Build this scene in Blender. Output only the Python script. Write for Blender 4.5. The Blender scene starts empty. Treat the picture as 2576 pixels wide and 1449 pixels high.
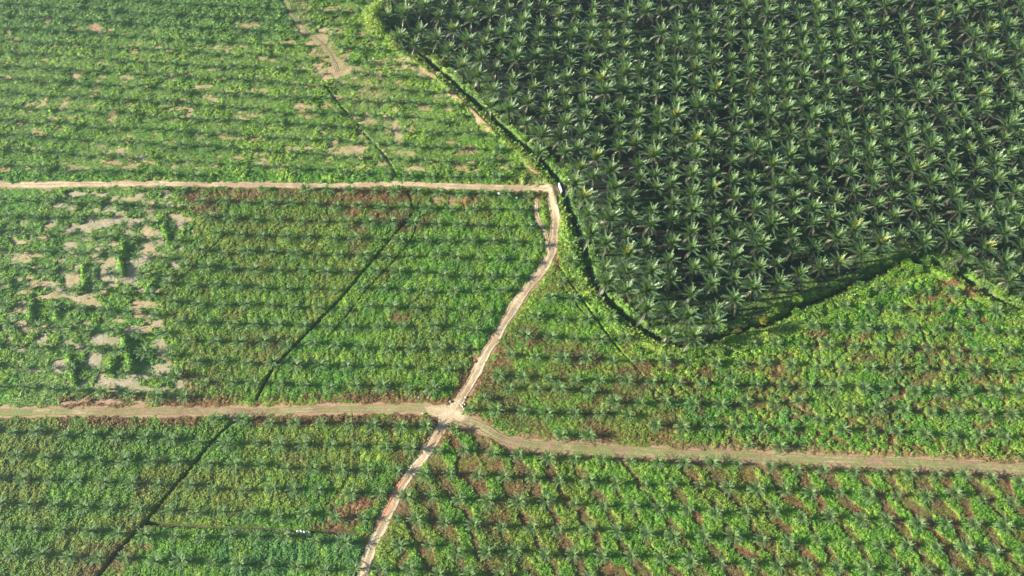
import bpy, math, random
import numpy as np
R = math.radians
rng = np.random.default_rng(7)
random.seed(7)
sc = bpy.context.scene
COL = sc.collection

# ------------------------------------------------------------------ camera
F_PX, DEP, CAM_H = 2100.0, R(59.5), 263.0
sD, cD = math.sin(DEP), math.cos(DEP)

def ground(u, v, z=0.0):
    """map a point traced on the 2576x1449 photo onto the plain (z = height)"""
    t = (724.5 - np.asarray(v, float)) / F_PX
    x = (np.asarray(u, float) - 1288.0) / F_PX
    s = sD - t * cD
    h = CAM_H - z
    return h * x / s, h * (cD + t * sD) / s

def photo(X, Y, Z=0.0):
    h = CAM_H - Z
    d = Y * cD + h * sD
    return 1288.0 + F_PX * X / d, 724.5 - F_PX * (Y * sD - h * cD) / d

def gpath(pts, z=0.0):
    a = np.array(pts, float)
    x, y = ground(a[:, 0], a[:, 1], z)
    return np.stack([x, y], 1)

# ------------------------------------------------------------------ noise
def _hash(ix, iy, seed):
    h = (ix.astype(np.int64) * 374761393 + iy.astype(np.int64) * 668265263 + seed * 1274126177) & 0x7fffffff
    h = ((h ^ (h >> 13)) * 1103515245 + 12345) & 0x7fffffff
    h = ((h ^ (h >> 15)) * 214013 + 2531011) & 0x7fffffff
    return ((h >> 7) & 0xffff).astype(np.float32) / 65535.0

def vnoise(x, y, seed=0):
    ix, iy = np.floor(x), np.floor(y)
    fx, fy = (x - ix).astype(np.float32), (y - iy).astype(np.float32)
    fx = fx * fx * fx * (fx * (fx * 6 - 15) + 10)
    fy = fy * fy * fy * (fy * (fy * 6 - 15) + 10)
    a, b = _hash(ix, iy, seed), _hash(ix + 1, iy, seed)
    c, d = _hash(ix, iy + 1, seed), _hash(ix + 1, iy + 1, seed)
    return (a * (1 - fx) + b * fx) * (1 - fy) + (c * (1 - fx) + d * fx) * fy

def fbm(x, y, scale, oct=4, seed=0, gain=0.5):
    s, amp, tot = 0.0, 1.0, 0.0
    for o in range(oct):
        k = 2.0 ** o / scale
        ca, sa = math.cos(0.6 * o), math.sin(0.6 * o)
        s = s + amp * vnoise((x * ca - y * sa) * k + 17.3 * o, (x * sa + y * ca) * k + 9.1 * o, seed + o)
        tot += amp
        amp *= gain
    return s / tot

def worley(x, y, scale, seed=0):
    x, y = x / scale, y / scale
    ix, iy = np.floor(x), np.floor(y)
    f1 = np.full(x.shape, 9.0, np.float32)
    f2 = f1.copy()
    for dx in (-1, 0, 1):
        for dy in (-1, 0, 1):
            cx, cy = ix + dx, iy + dy
            d = np.hypot(cx + _hash(cx, cy, seed) - x, cy + _hash(cx, cy, seed + 91) - y).astype(np.float32)
            f2 = np.minimum(f2, np.maximum(f1, d))
            f1 = np.minimum(f1, d)
    return f1, f2

def sstep(a, b, x):
    t = np.clip((x - a) / (b - a), 0, 1)
    return t * t * (3 - 2 * t)

def poly_in(u, v, poly):
    inside = np.zeros(u.shape, bool)
    n = len(poly)
    for i in range(n):
        x0, y0 = poly[i]
        x1, y1 = poly[(i + 1) % n]
        if y0 == y1:
            continue
        c = ((y0 > v) != (y1 > v)) & (u < (x1 - x0) * (v - y0) / (y1 - y0) + x0)
        inside ^= c
    return inside

def pdist(X, Y, path, reach=12.0):
    """distance to a polyline (metres), signed side, and only worked out near it"""
    d = np.full(X.shape, 1e3, np.float32)
    side = np.zeros(X.shape, np.float32)
    for (x0, y0), (x1, y1) in zip(path[:-1], path[1:]):
        m = (X > min(x0, x1) - reach) & (X < max(x0, x1) + reach) & (Y > min(y0, y1) - reach) & (Y < max(y0, y1) + reach)
        idx = np.nonzero(m)
        if idx[0].size == 0:
            continue
        px, py = X[idx], Y[idx]
        ex, ey = x1 - x0, y1 - y0
        t = np.clip(((px - x0) * ex + (py - y0) * ey) / (ex * ex + ey * ey), 0, 1)
        q = np.hypot(px - x0 - t * ex, py - y0 - t * ey)
        cr = ex * (py - y0) - ey * (px - x0)
        old = d[idx]
        b = q < old
        d[idx] = np.where(b, q, old)
        side[idx] = np.where(b, np.sign(cr), side[idx])
    return d, side

def smooth_path(p, step=1.0):
    p = np.asarray(p, float)
    d = np.r_[0, np.cumsum(np.hypot(*np.diff(p, axis=0).T))]
    n = max(2, int(d[-1] / step) + 1)
    s = np.linspace(0, d[-1], n)
    q = np.stack([np.interp(s, d, p[:, 0]), np.interp(s, d, p[:, 1])], 1)
    k = max(1, int(3.0 / step))
    for _ in range(2):
        pad = np.vstack([np.repeat(q[:1], k, 0), q, np.repeat(q[-1:], k, 0)])
        ker = np.ones(2 * k + 1) / (2 * k + 1)
        q2 = np.stack([np.convolve(pad[:, i], ker, 'valid') for i in (0, 1)], 1)
        q2[0], q2[-1] = q[0], q[-1]
        q = q2
    return q

# ------------------------------------------------------------------ traced layout
MAIN_DRAIN = smooth_path(gpath([(985, 60), (1018, 118), (1065, 143), (1098, 170), (1135, 200), (1168, 233), (1208, 267), (1251, 310), (1288, 343),
    (1325, 370), (1361, 403), (1391, 437), (1415, 460), (1421, 490), (1431, 523), (1451, 563), (1465, 610), (1475, 656), (1488, 696),
    (1511, 736), (1551, 776), (1591, 810), (1641, 843), (1691, 863), (1735, 868), (1780, 858), (1817, 846), (1884, 826), (1957, 806),
    (2017, 768), (2067, 753), (2117, 730), (2184, 700), (2234, 678), (2290, 655), (2350, 655), (2417, 690), (2467, 726), (2534, 763), (2600, 800), (2750, 880)]), 1.0)
DRAINS = [
    ([(1035, 540), (991, 593), (931, 663), (858, 750), (767, 843), (683, 930), (645, 1004)], .75, 1.1),
    ([(1025, 480), (1031, 500), (1041, 528)], .45, .7),
    ([(1055, 545), (1035, 606), (978, 670), (918, 733), (865, 803), (825, 850)], 0.45, 0.6),
    ([(593, 1056), (533, 1109), (467, 1193), (417, 1249), (367, 1313), (300, 1379), (250, 1446), (190, 1520)], .8, 1.4),
    ([(367, 1316), (433, 1319), (500, 1324), (667, 1328), (767, 1335), (905, 1340)], 0.95, 1.6),
    ([(1405, 670), (1441, 723), (1491, 790), (1531, 846), (1561, 883)], 0.55, 0.8),
    ([(1408, 713), (1458, 776), (1491, 815)], 0.4, 0.5),
    ([(818, 215), (850, 260), (890, 300), (908, 325), (951, 372), (980, 405), (996, 440)], 0.6, 0.6),
    ([(590, 66), (640, 69), (695, 73)], 0.5, 0.8),
    ([(797, 78), (832, 84)], 0.5, 0.8),
    ([(567, 590), (467, 696), (393, 745)], 0.35, 0.5),
    ([(1560, 883), (1610, 935), (1660, 990), (1730, 1090)], 0.3, 0.4),
]
DRAINS = [(smooth_path(gpath(p), 1.0), w * .78, d) for p, w, d in DRAINS]
ROADS = {
    'upper': [(-160, 465), (0, 465), (290, 462), (520, 465), (858, 466), (990, 462), (1050, 463), (1130, 468), (1190, 470), (1350, 473), (1404, 473)],
    'main': [(1388, 474), (1390, 500), (1396, 540), (1393, 590), (1388, 630), (1378, 660), (1351, 696), (1311, 746), (1271, 806), (1241, 860), (1208, 913), (1185, 963),
             (1158, 1006), (1138, 1039), (1111, 1076), (1075, 1133), (1038, 1183), (1008, 1229), (985, 1273), (961, 1316), (941, 1359), (925, 1406), (913, 1449), (895, 1530)],
    'spur': [(1350, 505), (1347, 535), (1352, 555), (1369, 575), (1378, 610), (1383, 640)],
    'lower': [(-160, 1036), (0, 1037), (233, 1036), (430, 1035), (600, 1034), (858, 1030), (958, 1027), (1058, 1027), (1128, 1036)],
    'right': [(1128, 1046), (1175, 1060), (1225, 1080), (1258, 1103), (1308, 1116), (1391, 1124), (1491, 1131), (1625, 1137), (1717, 1142), (1884, 1148), (2034, 1154),
              (2184, 1160), (2350, 1169), (2484, 1175), (2576, 1182), (2760, 1196)],
    'top': [(716, -60), (722, 0), (735, 40), (765, 75), (800, 100), (830, 132), (848, 180)],
}
ROADS = {k: smooth_path(gpath(p), 0.8) for k, p in ROADS.items()}
BUND = smooth_path(gpath([(1030, 165), (1060, 190), (1135, 235), (1191, 285), (1235, 323), (1275, 363), (1325, 417), (1358, 452)]), 1.0)
# vine draped windrows in the left field (traced end points)
RIDGES = [((312, 600), (314, 645), 1.6), ((213, 672), (214, 725), 1.5), ((80, 762), (82, 812), 1.4), ((314, 852), (335, 930), 1.9), ((176, 900), (190, 965), 1.6),
          ((140, 770), (145, 800), 1.0), ((395, 700), (372, 735), 1.0), ((415, 570), (424, 610), 1.2), ((290, 905), (280, 935), 1.2), ((300, 640), (311, 690), 1.2)]
# bare or coloured patches: (u, v, ru, rv, kind, strength)
SPOTS = [
    (840, 175, 60, 22, 'soil', 1.0), (800, 95, 40, 28, 'soil', .9), (770, 270, 28, 8, 'soil', .8), (655, 290, 18, 8, 'soil', .8), (735, 370, 26, 8, 'soil', .7),
    (890, 378, 40, 14, 'soil', .9), (300, 385, 30, 8, 'soil', .8), (125, 55, 18, 8, 'rsoil', .9), (240, 72, 60, 8, 'rsoil', .8), (620, 58, 34, 9, 'rsoil', .9),
    (190, 195, 14, 7, 'soil', .8), (270, 160, 18, 6, 'soil', .6), (180, 222, 40, 7, 'soil', .5), (80, 325, 22, 7, 'rsoil', .6), (225, 300, 30, 7, 'soil', .5),
    (430, 200, 18, 8, 'soil', .6), (500, 345, 14, 12, 'soil', .7), (930, 230, 40, 40, 'dry', .7), (985, 300, 26, 40, 'soil', .6), (1005, 350, 14, 30, 'soil', .8),
    (700, 340, 40, 8, 'soil', .5), (480, 215, 16, 7, 'soil', .5), (810, 130, 46, 14, 'dry', .8), (760, 45, 24, 40, 'dry', .8),
    (375, 545, 20, 16, 'soil', 1), (455, 560, 26, 30, 'gsoil', 1), (385, 582, 26, 16, 'soil', 1), (375, 625, 18, 16, 'soil', 1), (360, 655, 24, 22, 'gsoil', 1),
    (275, 658, 26, 14, 'soil', 1), (335, 718, 40, 14, 'gsoil', 1), (270, 690, 22, 22, 'gsoil', .9), (185, 705, 26, 18, 'soil', .9), (150, 655, 26, 10, 'soil', .8),
    (70, 695, 12, 12, 'soil', .9), (100, 745, 24, 9, 'gsoil', .8), (175, 745, 10, 12, 'soil', .7), (370, 770, 30, 12, 'soil', .8), (55, 805, 20, 10, 'gsoil', .8),
    (150, 830, 44, 14, 'gsoil', .8), (300, 805, 30, 8, 'soil', .8), (345, 825, 18, 16, 'gsoil', 1), (405, 820, 18, 16, 'gsoil', 1), (400, 870, 34, 20, 'gsoil', 1),
    (430, 910, 40, 22, 'gsoil', 1), (390, 930, 40, 26, 'gsoil', 1), (455, 965, 26, 16, 'gsoil', 1), (340, 975, 34, 14, 'gsoil', 1), (235, 915, 30, 22, 'gsoil', .8),
    (145, 915, 22, 16, 'gsoil', .8), (35, 915, 30, 18, 'gsoil', .8), (260, 950, 26, 12, 'gsoil', .6), (330, 500, 60, 9, 'soil', .8), (230, 530, 26, 10, 'soil', .7),
    (360, 505, 40, 8, 'rsoil', .8), (40, 605, 30, 8, 'soil', .8), (35, 640, 20, 9, 'gsoil', .6), (235, 620, 34, 7, 'soil', .6), (420, 640, 16, 20, 'gsoil', .6),
    (500, 500, 40, 22, 'red', 1.0), (560, 495, 60, 14, 'red', .9), (640, 492, 30, 10, 'red', .6), (900, 500, 70, 20, 'red', .9), (975, 500, 60, 14, 'red', .9),
    (885, 525, 30, 16, 'red', .8), (1010, 545, 30, 24, 'brown', .9), (960, 545, 30, 20, 'red', .6), (1040, 570, 24, 14, 'brown', .9), (1080, 555, 34, 16, 'brown', .7),
    (1110, 500, 60, 16, 'pink', .8), (1180, 505, 20, 12, 'red', .8), (1240, 515, 30, 12, 'pink', .4), (900, 600, 24, 40, 'brown', .8), (880, 580, 14, 12, 'brown', .8), (800, 530, 30, 14, 'fresh', .5),
    (1000, 795, 20, 14, 'brown', .9), (1020, 800, 16, 12, 'red', .5), (1330, 840, 34, 26, 'brown', 1), (1345, 860, 16, 14, 'red', .8), (1260, 900, 16, 30, 'red', .9), (1285, 855, 14, 40, 'brown', .8),
    (1232, 950, 14, 40, 'brown', .9), (1172, 945, 10, 18, 'red', 1), (1190, 890, 12, 40, 'pink', .8), (1400, 650, 8, 24, 'red', .9), (1620, 915, 24, 12, 'red', 1), (1690, 920, 20, 10, 'red', 1), (1590, 950, 40, 34, 'brown', .9),
    (1580, 995, 40, 40, 'brown', .8), (1660, 1060, 60, 40, 'brown', .6), (1400, 910, 40, 26, 'olive', .8), (1350, 970, 90, 30, 'olive', .7), (1300, 1060, 60, 20, 'brown', .6),
    (2390, 715, 34, 12, 'red', 1), (2380, 740, 30, 12, 'red', .8), (2440, 735, 24, 12, 'red', .9), (2330, 750, 40, 14, 'brown', .9), (2180, 840, 24, 18, 'brown', .9), (2060, 840, 24, 10, 'red', .7),
    (2260, 845, 20, 20, 'brown', .9), (2180, 905, 22, 16, 'brown', .8), (2330, 880, 22, 20, 'brown', .8), (1770, 930, 40, 14, 'brown', .8), (1870, 925, 40, 14, 'brown', .8), (1950, 935, 20, 20, 'red', .7),
    (2120, 930, 26, 14, 'brown', .8), (2250, 930, 26, 20, 'brown', .8), (2430, 900, 20, 14, 'red', .6), (2460, 955, 20, 14, 'red', .7), (2400, 1030, 30, 20, 'brown', .8), (2540, 1040, 20, 20, 'brown', .8),
    (2010, 1030, 24, 14, 'red', .7), (1760, 1020, 16, 30, 'brown', .8), (1880, 1010, 20, 10, 'brown', .8), (2210, 1050, 20, 24, 'brown', .6), (2500, 980, 24, 20, 'brown', .7),
    (880, 1290, 40, 34, 'red', 1), (850, 1325, 40, 16, 'red', 1), (910, 1262, 20, 20, 'red', .9), (940, 1240, 14, 14, 'brown', .9), (810, 1318, 30, 14, 'brown', .8), (985, 1090, 8, 22, 'brown', .8),
    (300, 1390, 70, 30, 'brown', .7), (190, 1390, 40, 30, 'brown', .5), (240, 1440, 80, 30, 'brown', .8), (350, 1330, 30, 20, 'brown', .5), (350, 1230, 20, 30, 'brown', .5), (330, 1290, 26, 20, 'olive', .8),
    (620, 870, 70, 40, 'brown', .25), (690, 870, 40, 30, 'brown', .6), (530, 960, 50, 30, 'brown', .5), (480, 950, 30, 40, 'brown', .6), (520, 530, 30, 30, 'brown', .8),
    (1010, 1150, 20, 20, 'brown', .6), (1080, 1105, 10, 14, 'red', .8), (1250, 1175, 30, 14, 'brown', .7),
    (1300, 1240, 20, 30, 'red', .8), (1245, 1320, 30, 60, 'brown', .9), (1275, 1400, 50, 50, 'dark', .8), (1240, 1420, 40, 30, 'brown', .6),
    (1540, 905, 14, 14, 'fresh', .8), (1840, 840, 14, 8, 'pink', .8), (1900, 798, 18, 6, 'pink', 1.0), (2450, 720, 26, 9, 'pink', .8), (2480, 735, 24, 9, 'pink', .7),
    (1090, 190, 12, 12, 'pink', 1), (1075, 182, 20, 14, 'pink', .8), (1140, 232, 14, 8, 'soil', 1), (1145, 240, 14, 12, 'pink', .9), (1215, 300, 16, 14, 'pink', .7),
    (840, 245, 12, 20, 'dark', .7), (890, 300, 14, 26, 'dark', .8), (935, 350, 16, 24, 'dark', .8), (965, 385, 12, 20, 'dark', .7), (985, 420, 10, 20, 'dark', .8),
    (1340, 458, 34, 10, 'dry', .9), (1345, 440, 24, 14, 'brown', .5), (1265, 400, 16, 6, 'brown', .6),
]

PA = [(-300, -300), (960, -300), (975, 30), (1012, 122), (1050, 160), (1140, 240), (1240, 330), (1330, 420), (1380, 462), (-300, 462)]
PR2 = [(-300, 470), (470, 470), (480, 540), (498, 600), (440, 690), (395, 745), (415, 830), (430, 900), (475, 1012), (-300, 1030)]
PR34 = [(470, 470), (1395, 478), (1385, 640), (1310, 750), (1200, 920), (1150, 1010), (475, 1012), (430, 900), (415, 830), (395, 745), (440, 690), (498, 600), (480, 540)]
PR4 = [(1041, 528), (1395, 478), (1385, 640), (1310, 750), (1200, 920), (1150, 1010), (645, 1004), (767, 843), (931, 663)]
PR5 = [(1400, 480), (1425, 480), (1480, 700), (1560, 800), (1650, 890), (1800, 1120), (1300, 1110), (1180, 1040), (1160, 1010), (1250, 860), (1370, 690)]
PR6 = [(1560, 800), (1640, 860), (1735, 885), (1850, 850), (2000, 790), (2150, 730), (2250, 690), (2300, 660), (2360, 660), (2576, 790), (3000, 1000), (3000, 1200), (2576, 1180), (2000, 1150), (1750, 1140), (1640, 1000)]
PR7 = [(1120, 1090), (1200, 1085), (1250, 1110), (1700, 1150), (3000, 1210), (3000, 1900), (860, 1900), (930, 1420), (960, 1340), (1060, 1150)]
PR8 = [(-400, 1040), (600, 1040), (240, 1449), (0, 1900), (-400, 1900)]
PR9 = [(600, 1040), (1120, 1050), (990, 1250), (905, 1449), (820, 1900), (0, 1900), (250, 1449)]
PR9b = [(367, 1320), (500, 1326), (667, 1330), (910, 1342), (905, 1460), (860, 1900), (0, 1900), (250, 1449)]
PMAT = [(960, -400), (965, 40), (1000, 110), (1080, 125), (1150, 165), (1180, 210), (1240, 265), (1335, 345), (1405, 430), (1440, 480), (1465, 560), (1490, 640), (1500, 690),
        (1560, 760), (1650, 830), (1730, 858), (1800, 815), (1900, 775), (1990, 745), (2090, 700), (2160, 665), (2240, 645), (2340, 625), (2425, 650), (2480, 680), (2550, 730),
        (2900, 860), (2900, -400)]

# ------------------------------------------------------------------ terrain height
def drain_cut(X, Y):
    z = np.zeros(X.shape, np.float32)
    d, s = pdist(X, Y, MAIN_DRAIN, 9)
    wob = 0.5 * (fbm(X, Y, 5.0, 2, 5) - .5)
    z -= 1.9 * sstep(2.25, 0.5, d + wob)
    z += 0.75 * np.exp(-((d - 4.3) / 1.3) ** 2) * (s < 0) + 0.45 * np.exp(-((d - 4.0) / 1.1) ** 2) * (s > 0)
    near = d
    for p, w, dep in DRAINS:
        d, _ = pdist(X, Y, p, 6)
        d = d + 0.3 * (fbm(X, Y, 3.0, 2, 6) - .5)
        z = np.minimum(z, np.where(d < w * 1.7, -dep * sstep(w * 1.6, w * .45, d), z))
        near = np.minimum(near, d + 1.5 - w)
    d, _ = pdist(X, Y, BUND, 6)
    z += 0.35 * np.exp(-(d / 1.2) ** 2)
    return z, near

def terrain(X, Y):
    X, Y = np.asarray(X, float), np.asarray(Y, float)
    z = 1.0 * (fbm(X, Y, 70.0, 2, 3) - .5) + 0.3 * (fbm(X, Y, 9.0, 3, 4) - .5)
    c, near = drain_cut(X, Y)
    return z + c, near

def tz(x, y):
    z, _ = terrain(np.array([x]), np.array([y]))
    return float(z[0])

# ------------------------------------------------------------------ mesh helpers
def mesh_np(name, verts, quads=None, tris=None, col=None, mats=(), midx=None, smooth=False):
    me = bpy.data.meshes.new(name)
    verts = np.asarray(verts, np.float32)
    nq = 0 if quads is None else len(quads)
    nt = 0 if tris is None else len(tris)
    me.vertices.add(len(verts))
    me.vertices.foreach_set('co', verts.ravel())
    loops = []
    if nq: loops.append(np.asarray(quads, np.int32).ravel())
    if nt: loops.append(np.asarray(tris, np.int32).ravel())
    loops = np.concatenate(loops)
    me.loops.add(len(loops))
    me.loops.foreach_set('vertex_index', loops)
    me.polygons.add(nq + nt)
    starts = np.concatenate([np.arange(nq, dtype=np.int32) * 4, nq * 4 + np.arange(nt, dtype=np.int32) * 3])
    me.polygons.foreach_set('loop_start', starts)
    me.polygons.foreach_set('loop_total', np.concatenate([np.full(nq, 4, np.int32), np.full(nt, 3, np.int32)]))
    if midx is not None:
        me.polygons.foreach_set('material_index', np.asarray(midx, np.int32))
    me.polygons.foreach_set('use_smooth', np.full(nq + nt, smooth))
    if col is not None:
        a = me.color_attributes.new('Col', 'FLOAT_COLOR', 'POINT')
        c = np.ones((len(verts), 4), np.float32)
        c[:, :3] = col
        a.data.foreach_set('color', c.ravel())
    for m in mats: me.materials.append(m)
    me.update(calc_edges=True)
    return me

def link(name, data, parent=None, **props):
    o = bpy.data.objects.new(name, data)
    COL.objects.link(o)
    if parent is not None: o.parent = parent
    for k, v in props.items(): o[k] = v
    return o

# ------------------------------------------------------------------ materials (procedural)
def nodes(name):
    m = bpy.data.materials.new(name)
    m.use_nodes = True
    nt = m.node_tree
    nt.nodes.clear()
    return m, nt, nt.nodes.new('ShaderNodeOutputMaterial')

def attr_color(nt, scale=3.0, lo=.75, hi=1.25, detail=4):
    """the vertex colour times a procedural mottling in object space"""
    a = nt.nodes.new('ShaderNodeAttribute'); a.attribute_name = 'Col'
    tc = nt.nodes.new('ShaderNodeTexCoord')
    n = nt.nodes.new('ShaderNodeTexNoise'); n.inputs['Scale'].default_value = scale; n.inputs['Detail'].default_value = detail
    nt.links.new(tc.outputs['Object'], n.inputs['Vector'])
    mr = nt.nodes.new('ShaderNodeMapRange')
    mr.inputs['From Min'].default_value = .3; mr.inputs['From Max'].default_value = .7
    mr.inputs['To Min'].default_value = lo; mr.inputs['To Max'].default_value = hi
    nt.links.new(n.outputs['Fac'], mr.inputs['Value'])
    mx = nt.nodes.new('ShaderNodeMix'); mx.data_type = 'RGBA'; mx.blend_type = 'MULTIPLY'; mx.inputs['Factor'].default_value = 1
    nt.links.new(a.outputs['Color'], mx.inputs['A']); nt.links.new(mr.outputs['Result'], mx.inputs['B'])
    return mx.outputs['Result']

def mat_soil(name, scale=2.5, bump=.5):
    m, nt, out = nodes(name)
    c = attr_color(nt, scale, .72, 1.28, 6)
    p = nt.nodes.new('ShaderNodeBsdfPrincipled'); p.inputs['Roughness'].default_value = .95; p.inputs['Specular IOR Level'].default_value = .15
    nt.links.new(c, p.inputs['Base Color'])
    n = nt.nodes.new('ShaderNodeTexNoise'); n.inputs['Scale'].default_value = 3; n.inputs['Detail'].default_value = 6
    tc = nt.nodes.new('ShaderNodeTexCoord'); nt.links.new(tc.outputs['Object'], n.inputs['Vector'])
    b = nt.nodes.new('ShaderNodeBump'); b.inputs['Strength'].default_value = bump; b.inputs['Distance'].default_value = .25
    nt.links.new(n.outputs['Fac'], b.inputs['Height']); nt.links.new(b.outputs['Normal'], p.inputs['Normal'])
    nt.links.new(p.outputs['BSDF'], out.inputs['Surface'])
    return m

def mat_leaf(name, trans=.3, rough=.6, spec=.25, scale=1.5):
    m, nt, out = nodes(name)
    c = attr_color(nt, scale, .8, 1.2, 3)
    p = nt.nodes.new('ShaderNodeBsdfPrincipled'); p.inputs['Roughness'].default_value = rough; p.inputs['Specular IOR Level'].default_value = spec
    nt.links.new(c, p.inputs['Base Color'])
    if trans <= 0:
        nt.links.new(p.outputs['BSDF'], out.inputs['Surface'])
        return m
    t = nt.nodes.new('ShaderNodeBsdfTranslucent')
    g = nt.nodes.new('ShaderNodeMix'); g.data_type = 'RGBA'; g.blend_type = 'MULTIPLY'; g.inputs['Factor'].default_value = 1
    nt.links.new(c, g.inputs['A']); g.inputs['B'].default_value = (1.5, 1.6, .6, 1)
    nt.links.new(g.outputs['Result'], t.inputs['Color'])
    mx = nt.nodes.new('ShaderNodeMixShader'); mx.inputs['Fac'].default_value = trans
    nt.links.new(p.outputs['BSDF'], mx.inputs[1]); nt.links.new(t.outputs['BSDF'], mx.inputs[2])
    nt.links.new(mx.outputs['Shader'], out.inputs['Surface'])
    return m

def mat_plain(name, rgb, rough=.8, scale=4.0, var=.25, spec=.3):
    m, nt, out = nodes(name)
    tc = nt.nodes.new('ShaderNodeTexCoord')
    n = nt.nodes.new('ShaderNodeTexNoise'); n.inputs['Scale'].default_value = scale; n.inputs['Detail'].default_value = 5
    nt.links.new(tc.outputs['Object'], n.inputs['Vector'])
    r = nt.nodes.new('ShaderNodeValToRGB')
    r.color_ramp.elements[0].position = .3; r.color_ramp.elements[1].position = .7
    r.color_ramp.elements[0].color = (*[x * (1 - var) for x in rgb], 1); r.color_ramp.elements[1].color = (*[min(1, x * (1 + var)) for x in rgb], 1)
    nt.links.new(n.outputs['Fac'], r.inputs['Fac'])
    p = nt.nodes.new('ShaderNodeBsdfPrincipled'); p.inputs['Roughness'].default_value = rough; p.inputs['Specular IOR Level'].default_value = spec
    nt.links.new(r.outputs['Color'], p.inputs['Base Color'])
    nt.links.new(p.outputs['BSDF'], out.inputs['Surface'])
    return m

M_SOIL = mat_soil('soil')
M_ROAD = mat_soil('road_dirt', 1.8, .35)
M_MAT = mat_leaf('cover_mat', 0, .8, .1, 2.0)
M_LEAF = mat_leaf('cover_leaf', .28, .6, .2, 2.0)
M_PALM = mat_leaf('palm_frond', .22, .42, .4, 1.2)
M_YPALM = mat_leaf('young_frond', .2, .65, .15, 1.5)
M_TRUNK = mat_plain('palm_trunk', (.030, .027, .020), .95, 3.0, .45, .1)
M_WOOD = mat_plain('stem_bark', (.16, .12, .085), .9, 5.0, .35, .1)
M_DEADWOOD = mat_plain('dead_wood', (.34, .29, .25), .9, 5.0, .3, .1)
M_CONC = mat_plain('pale_concrete', (.62, .62, .60), .8, 2.5, .22, .2)
M_SLAB = mat_plain('grey_slab', (.24, .24, .25), .85, 1.5, .25, .2)
M_SACK = mat_plain('white_sack', (.42, .50, .58), .55, 3.0, .25, .3)
M_STONE = mat_plain('pale_stone', (.46, .42, .36), .85, 3.0, .2, .2)
M_WATER = mat_plain('ditch_water', (.016, .020, .014), .28, .3, .4, .5)

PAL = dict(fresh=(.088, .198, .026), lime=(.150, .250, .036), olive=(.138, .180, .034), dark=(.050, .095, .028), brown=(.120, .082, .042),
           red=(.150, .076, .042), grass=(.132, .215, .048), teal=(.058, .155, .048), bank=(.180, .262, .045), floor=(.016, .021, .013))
SOIL = dict(soil=(.34, .255, .165), rsoil=(.34, .20, .13), gsoil=(.31, .265, .205), pink=(.30, .20, .135), dry=(.27, .245, .13), base=(.155, .11, .07), dark=(.05, .043, .034))
V3 = lambda d: {k: np.array(v, np.float32) for k, v in d.items()}
PAL, SOIL = V3(PAL), V3(SOIL)

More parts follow.
